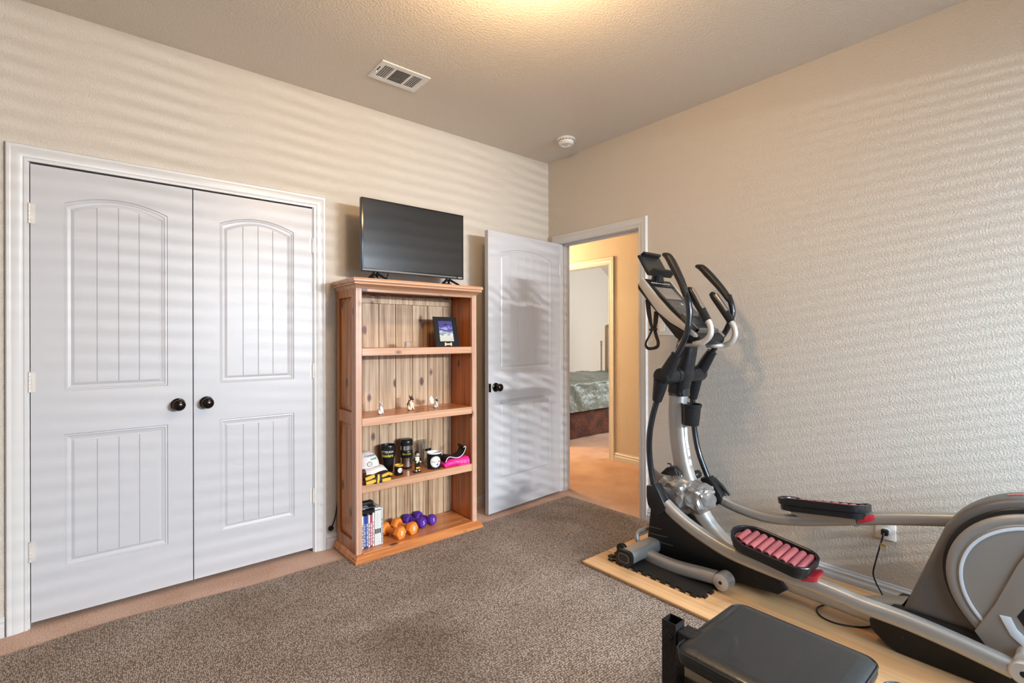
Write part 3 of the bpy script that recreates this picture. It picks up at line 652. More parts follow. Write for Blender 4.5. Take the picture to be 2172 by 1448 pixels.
# cap
t = thing('baseball_cap', 'white baseball cap with blue lettering above the yellow gloves', 'cap', (1.225, 2.83, zb+.02)); cc = Vector((1.2285, 2.862, zb+.068))
def dome(k0, k1, rx, ry, rz, n=28, mm=9):
    return [[cc+Vector((rx*math.cos(2*math.pi*i/n)*math.cos(k), ry*math.sin(2*math.pi*i/n)*math.cos(k), rz*math.sin(k))) for i in range(n)] for k in [k0+(k1-k0)*j/mm for j in range(mm+1)]]
MB().loft(dome(0, 1.55, .080, .088, .088), cap=True).obj('crown', 'cloth', t, angle=80)
# brim: curved visor toward the room
b = MB(); rings = []
for j in range(9):
    u = j/8; ang = -math.pi*.66+u*math.pi*.56
    a0 = Vector((math.cos(ang)*.079, math.sin(ang)*.087, 0)); a1 = Vector((math.cos(-math.pi*.40+(u-.5)*1.35)*.130, math.sin(-math.pi*.40+(u-.5)*1.35)*.140, -.030+.022*math.sin(u*math.pi)))
    rings.append([cc+a0+Vector((0, 0, .004)), cc+(a0+a1)/2+Vector((0, 0, .012+.006*math.sin(u*math.pi))), cc+a1, cc+a1+Vector((0, 0, -.003)), cc+(a0+a1)/2+Vector((0, 0, .008)), cc+a0])
b.loft(rings); b.obj('brim', 'cloth', t, angle=60)
def cap_tf(kz, face):
    def f(x, y, off=0):
        k = kz+y/.10; a = face+x/.085
        return cc+Vector(((.0802+off)*math.sin(a)*math.cos(k), -(.0882+off)*math.cos(a)*math.cos(k), (.0882+off)*math.sin(k)))
    return f
f = cap_tf(.86, .15); text('CHAMPIONS', .024, 'blue', t, lambda x, y: f(x, y, .001), sx=.9)
f = cap_tf(.60, .40); b = MB(); b.loft([[f(x, -.006, .001), f(x, .006, .001)] for x in (-.03, -.015, 0, .015, .03)], cap=False, closed=False); b.obj('green_stripe', 'green', t, angle=180)
f = cap_tf(.30, -.10); b = MB(); n = 24; b.loft([[f(r_*math.cos(2*math.pi*i/n), r_*math.sin(2*math.pi*i/n), .0012) for i in range(n)] for r_ in (.0165, .0135)], cap=False); b.obj('badge_ring', 'black', t, angle=180)
text('S', .020, 'black', t, lambda x, y: f(x, y, .0012))
# gloves
t = thing('work_gloves', 'yellow and black padded gloves draped over the shelf edge', 'gloves', (1.225, 2.735, zb))
g0 = Vector((1.150, 2.712, zb+.004))
b = MB()
for i, (x0, y0, z0, x1, y1, z1, r_) in enumerate(((0, -.022, .006, .060, -.018, .016, .016), (.0, -.012, .026, .062, -.008, .036, .016), (.06, -.010, .020, .150, .004, .022, .026), (.09, .012, .030, .185, .020, .020, .022), (.06, -.020, .006, .15, -.014, .008, .018))):
    b.sweep([g0+Vector((x0, y0, z0)), g0+Vector(((x0+x1)/2, (y0+y1)/2, (z0+z1)/2+.004)), g0+Vector((x1, y1, z1))], [r_*.7, r_, r_*.75], 10, 4)
remesh(b.obj('glove_shell', 'blackcloth', t), .0035)
for x0, y0, z0, x1, y1, z1, r_ in ((.004, -.033, .010, .060, -.031, .016, .011), (.004, -.024, .032, .058, -.022, .042, .011), (.076, -.031, .000, .082, -.026, .047, .0085), (.100, -.030, .034, .150, -.016, .040, .0095), (.150, -.016, .040, .176, -.004, .026, .009), (.100, -.033, .010, .158, -.020, .008, .0105)):
    MB().sweep([g0+Vector((x0, y0, z0)), g0+Vector(((x0+x1)/2, (y0+y1)/2-.002, (z0+z1)/2)), g0+Vector((x1, y1, z1))], [r_*.8, r_, r_*.8], 10, 3, prof=(1, .9, .7)).obj('yellow_padding', 'yellow', t)
# pink and black satin slippers / cap at the right
t = thing('folded_satin_bag', 'hot pink satin bag with black and white curled flap beside the mug', 'bag', (1.80, 2.76, zb))
b = MB(); rings = []
for j in range(9):
    u = j/8; x = 1.705+u*.185; hh = .012+.034*math.sin(min(1, u*1.3+.15)*math.pi*.55); y0 = 2.722+.010*math.sin(u*5)
    rings.append([(x, y0, zb), (x, y0-.004, zb+hh*.5), (x, y0+.012, zb+hh), (x, y0+.055, zb+hh*1.05), (x, y0+.095, zb+hh*.8), (x, y0+.10, zb)])
b.loft(rings); o = b.obj('pink_bag', 'pink', t, angle=80)
def flap(name, m, off, th):
    b = MB(); rings = []
    for x, z in ((1.712, .030), (1.722, .050), (1.740, .060), (1.765, .054), (1.795, .046), (1.825, .050), (1.848, .064), (1.862, .085), (1.868, .104), (1.862, .112), (1.852, .106)):
        rings.append([(x, 2.728+off, zb+z), (x, 2.80, zb+z+.006), (x, 2.80, zb+z+.006+th), (x, 2.728+off, zb+z+th)])
    b.loft(rings); return b.obj(name, m, t, angle=80)
flap('black_flap', 'blackcloth', 0, .007)
b = MB().sweep([(x, 2.726, zb+z+.005) for x, z in ((1.712, .030), (1.722, .050), (1.740, .060), (1.765, .054), (1.795, .046), (1.825, .050), (1.848, .064), (1.862, .085), (1.868, .104), (1.862, .112), (1.852, .106))], .0024, 8, 3); b.obj('white_piping', 'white', t)

# discs in cases on the bottom shelf
zs = on(Z1); x = 1.1540
spec = [(.0125, .190, 'white', 'slim white film case at the far left of the row'), (.0135, .190, 'blue', 'first of two dark blue film cases'), (.0135, .190, 'blue', 'second dark blue film case, next to the white and red ones'),
        (.0115, .188, 'white', 'white film case between the blue and red ones'), (.0135, .190, 'redp', 'red film case in the middle of the row'), (.0125, .196, 'white', 'white film case just right of the red one'),
        (.0125, .222, 'white', 'tall white box-set case with spine picture, nearest the red case'), (.0125, .222, 'white', 'middle one of the three tall white box-set cases'), (.0125, .222, 'white', 'third tall white box-set case from the left'), (.0125, .216, 'greypl', 'pale grey case at the right end of the row')]
for i, (wd, hh, m_, lab) in enumerate(spec):
    t = thing('film_case', lab, 'film case', (x+wd/2, 2.80, zs), 'film cases on the bottom shelf')
    y0 = 2.742-(.0 if i < 6 else .004)
    MB().box(x, x+wd-.0005, y0, y0+.135, zs, zs+hh, .0008).obj('case', 'black' if i in (1, 2, 4) else 'greypl', t)
    MB().box(x+.0012, x+wd-.0017, y0-.0006, y0+.001, zs+.004, zs+hh-.004).obj('spine', m_, t)
    xc = x+wd/2-.0003
    if i < 6 or i == 9:
        b = MB(); zz = zs+.012
        while zz < zs+hh*.72:
            l = random.choice((.010, .016, .024)); b.box(xc-.0022, xc+.0022, y0-.0009, y0-.0005, zz, min(zz+l, zs+hh*.74)); zz += l+.005
        b.obj('spine_print', 'white' if i in (1, 2, 4) else 'house', t)
    else:
        MB().box(xc-.0040, xc+.0040, y0-.0009, y0-.0005, zs+.070, zs+.098).obj('spine_picture', 'blackcloth', t); MB().box(xc-.0015, xc+.0015, y0-.0009, y0-.0005, zs+.11, zs+.20).obj('spine_print', 'greypl', t)
        MB().box(xc-.0052, xc+.0052, y0-.0009, y0-.0005, zs+.205, zs+.210).obj('spine_band', 'black', t)
    x += wd+.0004
t = thing('film_case', 'slim black film case lying flat on top of the row', 'film case', (1.20, 2.81, zs+.1906), 'film cases lying on the row')
t2 = MB().box(1.146, 1.228, 2.742, 2.865, zs+.1966, zs+.2130, .001).obj('case', 'black', t)
t = thing('remote_control', 'black remote control lying on top of the film cases', 'remote control', (1.19, 2.80, zs+.2134))
MB().box(1.1475, 1.250, 2.760, 2.806, zs+.2133, zs+.2280, .005, 2).obj('body', 'black', t)
b = MB()
for i in range(7):
    for j in range(3): b.lathe([(.0022, 0), (.0022, .0012)], (1.156+i*.008, 2.770+j*.012, zs+.2279), 'z', 8)
b.obj('buttons', 'white', t)
b = MB()
for i in range(4): b.lathe([(.0020, 0), (.0020, .0008)], (1.156+i*.008, 2.7598, zs+.2206), (0, -1, 0), 8)
b.obj('side_marks', 'white', t)
t = thing('remote_control', 'second black remote leaning behind the first on the film cases', 'remote control', (1.19, 2.85, zs+.2134))
MB().box(1.1475, 1.262, 2.815, 2.860, zs+.2133, zs+.240, .006, 2).obj('body', 'blackm', t)

# dumb-bells
def dumbbell(name, label, num, size, headr, L_, loc, ang, m, group, hexa=True, src=None):
    """axis horizontal; lies on a flat of its hexagonal head"""
    ap = headr*math.cos(math.pi/6) if hexa else headr*math.cos(math.pi/10)
    t = thing(name, label, 'dumbbell', (0, 0, 0), group)
    n = 6 if hexa else 10; hw = L_*.25
    def ring(r, y, ph=math.pi/n): return [(r*math.sin(2*math.pi*k/n+ph), y, ap+r*math.cos(2*math.pi*k/n+ph)) for k in range(n)]
    for s in (-1, 1):
        y1, y0 = s*L_/2, s*(L_/2-hw)
        b = MB().loft([ring(headr*.55, y0-s*.004), ring(headr*.86, y0), ring(headr, y0+s*.010), ring(headr, y1-s*.008), ring(headr*.90, y1)])
        hd = b.obj('head', m, t, angle=18)
        text(num, headr*1.0, 'white', hd, lambda x, y: (x*(-s), y1+s*.0006, ap+y), name='weight_numeral', sx=1)
    MB().lathe([(headr*.50, -L_/2+hw), (.0165, -L_*.12), (.0175, 0), (.0165, L_*.12), (headr*.50, L_/2-hw)], (0, 0, ap), 'y', 18).obj('handle', m, t)
    t.location = loc; t.rotation_euler = (0, 0, math.radians(ang)); return t
a = dumbbell('dumbbell', 'orange hexagonal dumbbell nearest the film cases', '8', 1, .0405, .172, (1.374, 2.806, zs), 18, 'orange', 'orange dumbbells on the bottom shelf')
c = copy_tree(a); c.location = (1.466, 2.824, zs); c['label'] = 'orange hexagonal dumbbell between the other orange one and the purple pair'; c.rotation_euler = (0, 0, math.radians(18))
a = dumbbell('dumbbell', 'purple dumbbell behind the right orange one', '5', 1, .034, .155, (1.562, 2.868, zs), 22, 'purple', 'purple dumbbells on the bottom shelf', False)
c = copy_tree(a); c.location = (1.640, 2.872, zs); c['label'] = 'purple dumbbell at the right end of the row'; c.rotation_euler = (0, 0, math.radians(20))
# ================================================================ exercise machine
ZM = .0375
et = thing('elliptical_trainer', 'black and grey elliptical trainer standing along the right wall', 'exercise machine', (2.5, .9, ZM))
XN, XF, XC = 2.315, 2.685, 2.50
def yz(l): return [(y, z) for x, y, z in l]
def pz(name, l, x0, x1, m, bev=.003, parent=et, **kw): return MB().prism(yz(l), 'x', x0, x1, bev).obj(name, m, parent, **kw)
# front stabiliser across the machine
st = MB().sweep([(2.185, 1.662, .083), (2.84, 1.662, .083)], 1, 24, 1, prof=(.046, .037, .6), up=(0, 1, 0)).obj('front_stabiliser', 'silver', et)
for xa, xb in ((2.164, 2.186), (2.839, 2.860)):
    MB().sweep([(xa, 1.662, .083), (xb, 1.662, .083)], 1, 24, 1, prof=(.050, .041, .6), up=(0, 1, 0)).obj('end_cap', 'black', st)
MB().sweep([(2.1625, 1.662, .083), (2.1641, 1.662, .083)], 1, 24, 1, prof=(.036, .025, .6), up=(0, 1, 0)).obj('cap_insert', 'house', st)
MB().sweep([(2.161, 1.662, .083), (2.1626, 1.662, .083)], 1, 24, 1, prof=(.030, .019, .6), up=(0, 1, 0)).obj('cap_recess_shade', 'dark', st)  # dark oval inside a lighter ring paints the shade of a recess
for xw in (2.215, 2.785): MB().lathe([(.008, -.012), (.028, -.012), (.030, -.009), (.030, .009), (.028, .012), (.008, .012)], (xw, 1.712, .105), 'x', 24).obj('transport_wheel', 'black', st)
MB().lathe([(.007, 0), (.009, .003), (.009, .022), (.006, .026)], (2.205, 1.745, .052), (-.6, .8, 0), 12).obj('levelling_foot', 'black', st)
MB().sweep([(2.47, 1.725, .150), (2.41, 1.728, .150), (2.375, 1.724, .140), (2.362, 1.716, .115), (2.375, 1.705, .080)], .0115, 12, 6).obj('lifting_handle', 'silver', et)
MB().lathe([(.030, 0), (.031, .02), (.024, .045), (.026, .09)], (2.375, 1.655, .075), (1, 0, .25), 18).obj('joint_boss', 'silver', et)
# side stabiliser with roller
MB().sweep([(2.345, 1.640, .060), (2.335, 1.56, .058), (2.332, 1.44, .062), (2.336, 1.32, .074), (2.345, 1.23, .080)], 1, 20, 6, prof=(.030, .031, .55)).obj('side_arm', 'silver', et)
ro = MB().lathe([(0, 0), (.034, 0), (.0405, .003), (.0415, .008), (.0415, .062), (.038, .066), (0, .066)], (2.312, 1.196, .0800), 'x', 30).obj('side_roller', 'silver', et)
MB().lathe([(0, 0), (.036, 0), (.0385, .002), (.0385, .005)], (2.3075, 1.196, .0800), 'x', 30).obj('roller_cap', 'silver2', ro)
MB().lathe([(0, 0), (.008, 0), (.009, .001)], (2.3068, 1.196, .0800), 'x', 14).obj('roller_bolt', 'black', ro)
# front shroud
sh = [(2.440, 1.681, 0.294), (2.440, 1.697, 0.159), (2.440, 1.710, 0.051), (2.440, 1.619, 0.051), (2.440, 1.388, 0.040), (2.440, 1.092, 0.051), (2.440, 0.983, 0.063), (2.440, 0.946, 0.097), (2.440, 0.973, 0.131), (2.440, 1.092, 0.159), (2.440, 1.233, 0.181), (2.440, 1.388, 0.255), (2.440, 1.522, 0.333), (2.440, 1.603, 0.347)]
shr = pz('front_shroud', sh, 2.44, 2.56, 'blackm', .006)
for l in ([(2.437, 1.685, 0.179), (2.437, 1.607, 0.186)], [(2.437, 1.685, 0.141), (2.437, 1.571, 0.152)], [(2.437, 1.689, 0.105), (2.437, 1.535, 0.116)]):
    MB().sweep(l, .0022, 6, 1).obj('shroud_rib', 'house', shr)
for p in [(2.438, 1.679, 0.224), (2.438, 1.403, 0.105), (2.438, 1.080, 0.109)]: MB().lathe([(0, 0), (.007, 0), (.008, .003)], (p[0]-.001, p[1], p[2]), 'x', 12).obj('bolt_recess', 'black', shr)
# main frame: upright, lower upright, ground rail
up1 = [(2.500, 1.537, 1.046), (2.500, 1.540, 0.940), (2.500, 1.543, 0.833), (2.500, 1.535, 0.701), (2.500, 1.509, 0.560), (2.500, 1.469, 0.451)]
MB().sweep(up1, [1]*6, 22, 5, prof=(.036, .047, .62)).obj('upright_column', 'silver', et)
up2 = [(2.500, 1.469, 0.451), (2.500, 1.416, 0.348), (2.500, 1.354, 0.263), (2.500, 1.273, 0.200), (2.500, 1.165, 0.158), (2.500, 1.029, 0.123)]
MB().sweep(up2, [1, 1.02, 1.02, 1, .95, .9], 22, 5, prof=(.036, .040, .62)).obj('lower_column', 'silver2', et)
MB().sweep([(2.5, 1.12, .150), (2.5, .98, .118), (2.5, .80, .112), (2.5, .60, .108)], 1, 20, 4, prof=(.043, .034, .5)).obj('ground_rail', 'silver', et)
pz('column_gusset', [(2.462, 1.450, 0.301), (2.462, 1.425, 0.305), (2.462, 1.341, 0.234), (2.462, 1.315, 0.173), (2.462, 1.387, 0.200)], 2.462, 2.53, 'blackm', .002)
# collar band and lettering on the upright
def col_pt(u):  # centre of upright by height z
    z = u; pts = sorted([(p[2], p[1]) for p in up1]); 
    for (za, ya), (zb_, yb) in zip(pts, pts[1:]):
        if za <= z <= zb_: return ya+(yb-ya)*(z-za)/(zb_-za)
    return pts[0][1] if z < pts[0][0] else pts[-1][1]
for z0, z1, w_ in ((.700, .775, .0), (.655, .697, .0), (.615, .650, 0), (.560, .596, 0)):
    b = MB()
    b.loft([[(2.487, col_pt(z)-.0478, z), (2.512, col_pt(z)-.0478, z)] for z in (z0, (z0+z1)/2, z1)], cap=False, closed=False); b.obj('printed_label', 'white', et, angle=180)
# tape-wrapped motor at the foot of the upright
def crumple(name, c, sc, m, amp, seed, sub=4):
    b = MB().ball((0, 0, 0), 1, sub)
    for v in b.bm.verts:
        d = v.co.normalized(); q = d*2.6+Vector((seed, seed*.7, 0)); n = noise.noise(q)+.5*abs(noise.noise(q*2.3))+.25*noise.noise(q*5); k = 1+amp*n
        e = Vector([math.copysign(abs(a)**.8, a) for a in d]); v.co = Vector(c)+Vector((e.x*sc[0], e.y*sc[1], e.z*sc[2]))*k
    return b.obj(name, m, et, angle=22)
crumple('taped_motor', (2.45, 1.495, .415), (.092, .112, .088), 'tape', .24, 3.1)
crumple('taped_motor', (2.46, 1.400, .415), (.088, .080, .074), 'tape', .20, 8.3)
b = MB()
for k in range(5):
    z = .452+k*.011
    b.sweep([(2.43, 1.655, z+.018), (2.415, 1.60, z+.010-.002*k), (2.425, 1.52, z+.0), (2.44, 1.445, z-.010)], [.010, .009, .008, .009], 8, 4, prof=(.5, 1.1))
b.obj('tape_band', 'tape', et)
pz('motor_housing', [(2.430, 1.636, 0.437), (2.430, 1.629, 0.484), (2.430, 1.571, 0.544), (2.430, 1.527, 0.555), (2.430, 1.492, 0.529), (2.430, 1.481, 0.477), (2.430, 1.464, 0.402), (2.430, 1.611, 0.352)], 2.43, 2.53, 'blackm', .006)
pz('motor_bracket', [(2.428, 1.561, 0.520), (2.428, 1.514, 0.548), (2.428, 1.491, 0.501), (2.428, 1.488, 0.460), (2.428, 1.541, 0.462)], 2.424, 2.44, 'leather', .002)
MB().sweep([(2.430, 1.539, 0.548), (2.430, 1.542, 0.568), (2.430, 1.562, 0.567)]+[], .004, 8, 2).obj('cable_clip', 'black', et)
MB().sweep([(2.450, 1.522, 0.548), (2.450, 1.493, 0.517), (2.450, 1.470, 0.486)], .0022, 8, 4).obj('thin_cable', 'white', et)
kn = MB().lathe([(.012, -.01), (.020, 0), (.022, .006), (.022, .040), (.019, .046), (0, .047)], (2.585, 1.462, .505), (-1, .12, -.05), 20).obj('tension_knob', 'black', et)
MB().lathe([(.010, 0), (.010, .06)], (2.54, 1.465, .505), 'x', 12).obj('knob_stem', 'black', et)
# pivot hub
hy, hz = 1.519, 1.062
hub = MB().lathe([(0, 0), (.036, .001), (.0445, .007), (.046, .016), (.046, .125), (.043, .126), (.043, .130), (.047, .131), (.047, .165), (.046, .166), (.046, .25), (.047, .251), (.047, .285), (.043, .286), (.043, .29), (.046, .291), (.046, .404), (.0445, .413), (.036, .419), (0, .42)], (2.29, hy, hz), 'x', 36).obj('pivot_hub', 'black', et)
nk = [(2.500, 1.540, 0.958), (2.500, 1.516, 1.074), (2.500, 1.495, 1.167), (2.500, 1.481, 1.232), (2.500, 1.469, 1.272)]
MB().sweep(nk, [1.0, 1.1, 1.05, 1.0, 1.0], 24, 4, prof=(.046, .052, .62)).obj('console_neck', 'black', et)
MB().sweep([(2.500, 1.534, 0.945), (2.500, 1.534, 0.998)], 1, 24, 1, prof=(.044, .055, .62)).obj('neck_collar', 'blackgl', et)
# swinging arms, near and far
def arm(xp, sleeve, lower, upper, grip, boot, bootfork, side):
    MB().sweep(sleeve, [.040, .034, .027], 22, 3).obj('arm_sleeve', 'black', et)
    MB().lathe([(.0285, 0), (.0285, .006), (.018, .007)], sleeve[-1], Vector(sleeve[-1])-Vector(sleeve[-2]), 22).obj('sleeve_ring', 'black', et)
    MB().sweep(upper, .0165, 18, 6).obj('swing_arm', 'blackgl', et)
    n = len(grip); gr = [.0175, .0195, .0215, .0225, .020, .008] if n == 6 else [.018]*n
    MB().sweep(grip, gr, 18, 4).obj('hand_grip', 'foam', et)
    MB().sweep(lower[:3], [.040, .032, .024], 22, 3).obj('lower_sleeve', 'black', et)
    MB().sweep(lower[2:], .0165, 18, 6).obj('lower_arm', 'blackgl', et)
    pz('arm_boot', boot, xp-.034, xp+.034, 'black', .012)
    MB().sweep(bootfork, [.016, .010, .006], 12, 3).obj('boot_fork', 'blackm', et)
arm(XN, [(2.325, 1.508, 1.067), (2.325, 1.471, 1.129), (2.325, 1.443, 1.175)], [(2.320, 1.531, 1.036), (2.320, 1.545, 0.973), (2.320, 1.557, 0.926), (2.320, 1.578, 0.860), (2.320, 1.600, 0.762), (2.320, 1.606, 0.662), (2.320, 1.597, 0.560), (2.320, 1.577, 0.461)],
    [(2.325, 1.448, 1.165), (2.325, 1.410, 1.227), (2.325, 1.380, 1.293), (2.325, 1.366, 1.368), (2.325, 1.369, 1.441), (2.325, 1.385, 1.498)]+[], [(2.325, 1.382, 1.483), (2.325, 1.406, 1.549), (2.325, 1.436, 1.611), (2.325, 1.464, 1.663), (2.325, 1.489, 1.701), (2.325, 1.520, 1.718)],
    [(2.315, 1.603, 0.464), (2.315, 1.546, 0.482), (2.315, 1.523, 0.449), (2.315, 1.495, 0.401), (2.315, 1.480, 0.377), (2.315, 1.495, 0.343), (2.315, 1.524, 0.320), (2.315, 1.565, 0.329), (2.315, 1.594, 0.360), (2.315, 1.603, 0.404)],
    [(2.335, 1.542, 0.446), (2.335, 1.502, 0.405), (2.335, 1.465, 0.366)], -1)
arm(XF, [(2.680, 1.516, 1.060), (2.680, 1.475, 1.127), (2.680, 1.437, 1.185)], [(2.680, 1.534, 1.037), (2.680, 1.546, 0.967), (2.680, 1.555, 0.910), (2.680, 1.552, 0.813), (2.680, 1.540, 0.704), (2.680, 1.520, 0.611), (2.680, 1.491, 0.534), (2.680, 1.459, 0.464)],
    [(2.680, 1.440, 1.177), (2.680, 1.390, 1.253), (2.680, 1.346, 1.318), (2.680, 1.316, 1.393), (2.680, 1.319, 1.446), (2.680, 1.337, 1.504)], [(2.680, 1.332, 1.478), (2.680, 1.370, 1.533), (2.680, 1.417, 1.590), (2.680, 1.462, 1.640), (2.680, 1.496, 1.674), (2.680, 1.532, 1.688)],
    [(2.685, 1.494, 0.461), (2.685, 1.445, 0.477), (2.685, 1.414, 0.449), (2.685, 1.372, 0.395), (2.685, 1.364, 0.373), (2.685, 1.375, 0.341), (2.685, 1.406, 0.323), (2.685, 1.439, 0.333), (2.685, 1.476, 0.373), (2.685, 1.494, 0.409)],
    [(2.705, 1.438, 0.456), (2.705, 1.388, 0.424), (2.705, 1.347, 0.386)], 1)
# pedal rails
MB().sweep([(2.315, 1.500, 0.384), (2.315, 1.433, 0.342), (2.315, 1.353, 0.304), (2.315, 1.266, 0.273), (2.315, 1.158, 0.245), (2.315, 1.036, 0.234), (2.315, 0.893, 0.227), (2.315, 0.747, 0.224), (2.315, 0.614, 0.212), (2.315, 0.480, 0.209), (2.315, 0.360, 0.198), (2.315, 0.262, 0.184), (2.315, 0.194, 0.174)], 1, 20, 4, prof=(.026, .031, .7)).obj('pedal_rail', 'silver', et)
MB().sweep([(2.685, 1.378, 0.356), (2.685, 1.303, 0.339), (2.685, 1.201, 0.328), (2.685, 1.104, 0.329), (2.685, 0.970, 0.358), (2.685, 0.806, 0.408), (2.685, 0.658, 0.454), (2.685, 0.508, 0.494), (2.685, 0.372, 0.528), (2.685, 0.303, 0.544)], 1, 20, 4, prof=(.024, .028, .7)).obj('pedal_rail', 'silver', et)
# pedals: local frame a along (front->rear), b across, c up
def pedal(front, rear, roll, low, w=.190):
    Fp = Vector(front); Rp = Vector(rear); A = (Rp-Fp); L_ = A.length; A.normalize(); Bx = Vector((1, 0, roll)).normalized(); Cc = Bx.cross(A); Cc = Cc if Cc.z > 0 else -Cc
    def Q(a, b_, c):
        if c > -.004: c += (-.020 if b_*low > 0 else .004)*math.sin(math.pi*min(1, max(0, (a-.03)/(L_-.06))))*min(1, abs(b_)/(w*.35))
        return Fp+A*a+Bx*b_+Cc*c
    def outline(ins, n=8):
        pts = []; r = min(.082, w/2)-ins; x0 = w/2-ins; L0, L1 = ins, L_-ins
        for (ca, cb, s0) in ((L0+r, -x0+r, 180), (L0+r, x0-r, 90), (L1-r, x0-r, 0), (L1-r, -x0+r, -90)):
            pass
        rf, rr = x0*.98, x0*.62
        for i in range(n+1): t = math.pi*i/n; pts.append((L0+rf-rf*math.sin(t), -x0*math.cos(t)))
        for i in range(n+1): t = math.pi/2*i/n; pts.append((L1-rr+rr*math.sin(t), x0-rr+rr*math.cos(t)))
        for i in range(n+1): t = math.pi/2*i/n; pts.append((L1-rr+rr*math.cos(t), -x0+rr-rr*math.sin(t)))
        return pts
    rings = []
    for ins, c in ((.030, -.062), (.012, -.058), (.010, -.034), (.002, -.030), (0, -.002), (.002, .001), (.009, .001), (.012, -.002), (.014, -.026)):
        rings.append([Q(a, b_, c) for a, b_ in outline(ins)])
    pd = MB().loft(rings).obj('pedal', 'black', et, angle=35)
    n = 9; a0, a1 = .035, L_-.022; st_ = (a1-a0)/n
    for i in range(n):
        ac = a0+(i+.5)*st_; hw = .070
        if i == 0: hw = .052
        b = MB(); sec = lambda yb: [Q(ac+st_*.49*math.cos(t), yb, -.022+.017*math.sin(t)) for t in [math.pi*k/8 for k in range(9)]]+[Q(ac+st_*(.44*math.cos(t)), yb, -.0225+.0115*math.sin(t)) for t in [math.pi*k/8 for k in range(8, -1, -1)]]
        b.loft([sec(-hw), sec(hw)]); b.obj('tread_pad', 'pad', pd, angle=50)
    MB().loft([[Q(a, b_, -.0255) for a, b_ in outline(.016)], [Q(a, b_, -.0235) for a, b_ in outline(.018)]]).obj('pad_base', 'pad', pd)
    MB().loft([[Q(L_-.035, -.04, -.060), Q(L_-.035, .04, -.060), Q(L_-.035, .04, -.082), Q(L_-.035, -.04, -.082)], [Q(L_+.012, -.038, -.036), Q(L_+.012, .038, -.036), Q(L_+.008, .038, -.066), Q(L_+.008, -.038, -.066)], [Q(L_+.024, -.03, -.036), Q(L_+.024, .03, -.036), Q(L_+.020, .03, -.060), Q(L_+.020, -.03, -.060)]]).obj('release_latch', 'red', pd)
    MB().loft([[Q(a, b_, c) for b_, c in ((-.03, -.060), (.03, -.060), (.022, c1), (-.022, c1))] for a, c1 in ((.06, -.072), (.11, -.092), (.20, -.082), (.27, -.080), (L_-.05, -.100))]).obj('pedal_bracket', 'silver', pd)
pedal((2.315, 1.136, .366), (2.315, .780, .316), .09, -1)
pedal((2.690, 1.078, .450), (2.690, .690, .503), -.155, 1)
# console
con = [(2.370, 1.669, 1.604), (2.370, 1.641, 1.569), (2.370, 1.568, 1.482), (2.370, 1.495, 1.407), (2.370, 1.412, 1.334), (2.370, 1.340, 1.274), (2.370, 1.335, 1.254), (2.370, 1.350, 1.235), (2.370, 1.412, 1.239), (2.370, 1.465, 1.269), (2.370, 1.525, 1.339), (2.370, 1.578, 1.405), (2.370, 1.635, 1.471), (2.370, 1.701, 1.550), (2.370, 1.701, 1.580)]
cb = pz('console', con, 2.368, 2.632, 'blackm', .004)
for xa, xb in ((2.352, 2.370), (2.630, 2.648)):
    pz('console_side', [(2.370, 1.672, 1.607), (2.370, 1.647, 1.578), (2.370, 1.577, 1.496), (2.370, 1.498, 1.414), (2.370, 1.412, 1.339), (2.370, 1.348, 1.291), (2.370, 1.340, 1.279), (2.370, 1.345, 1.271), (2.370, 1.358, 1.271), (2.370, 1.412, 1.304), (2.370, 1.496, 1.351), (2.370, 1.578, 1.415), (2.370, 1.641, 1.495), (2.370, 1.701, 1.574)], xa, xb, 'silver2', .003, cb)
    pz('console_lower_side', [(2.370, 1.704, 1.574), (2.370, 1.641, 1.492), (2.370, 1.578, 1.413), (2.370, 1.496, 1.346), (2.370, 1.412, 1.299), (2.370, 1.361, 1.269), (2.370, 1.372, 1.240), (2.370, 1.420, 1.242), (2.370, 1.465, 1.272), (2.370, 1.525, 1.341), (2.370, 1.578, 1.405), (2.370, 1.641, 1.476), (2.370, 1.701, 1.547)], xa+.002, xb-.002, 'blackm', .003, cb)
ca_ = Vector((0, 1.675, 1.592)); cb_ = Vector((0, 1.372, 1.290)); cd = (cb_-ca_).normalized(); cl = (cb_-ca_).length; cn = Vector((0, cd.z, -cd.y)); cn = cn if cn.z > 0 else -cn
def CQ(s, t, d=0): return Vector((2.5+s, 0, 0))+ca_+cd*t+cn*d
def cpanel(name, s0, s1, t0, t1, d0, d1, m, parent=cb, sk=0):
    return MB().loft([[CQ(s0, t0, d), CQ(s1, t0, d), CQ(s1-sk, t1, d), CQ(s0+sk, t1, d)] for d in (d0, d1)]).obj(name, m, parent)
cpanel('speaker_grille', -.112, .112, .006, .050, -.004, .012, 'black')
cpanel('display_bezel', -.110, .110, .046, .300, -.006, .008, 'leather')
cpanel('display_screen', -.090, .074, .060, .160, .006, .0095, 'lcd')
cpanel('control_panel', -.100, .100, .172, .285, .006, .0092, 'cpanel')
cpanel('printed_mark', .018, .040, .192, .204, .0092, .0098, 'white')
b = MB()
for i in range(3):
    for j in range(5): b.lathe([(.0085, 0), (.0085, .0015)], CQ(-.075+j*.036, .195+i*.030, .0092), cn, 12)
b.obj('control_buttons', 'house', cb)
b = MB()
for i in range(9): b.loft([[CQ(-.095+i*.021, .022, .0122), CQ(-.081+i*.021, .022, .0122), CQ(-.081+i*.021, .030, .0122), CQ(-.095+i*.021, .030, .0122)], [CQ(-.095+i*.021, .022, .013), CQ(-.081+i*.021, .022, .013), CQ(-.081+i*.021, .030, .013), CQ(-.095+i*.021, .030, .013)]])
b.obj('speaker_marks', 'greypl', cb)
for s0, s1 in ((-.100, -.086), (.086, .100)): cpanel('tray_wall', s0, s1, .295, .425, -.01, .024, 'house')
cpanel('accessory_tray', -.088, .088, .300, .420, -.014, .002, 'leather')
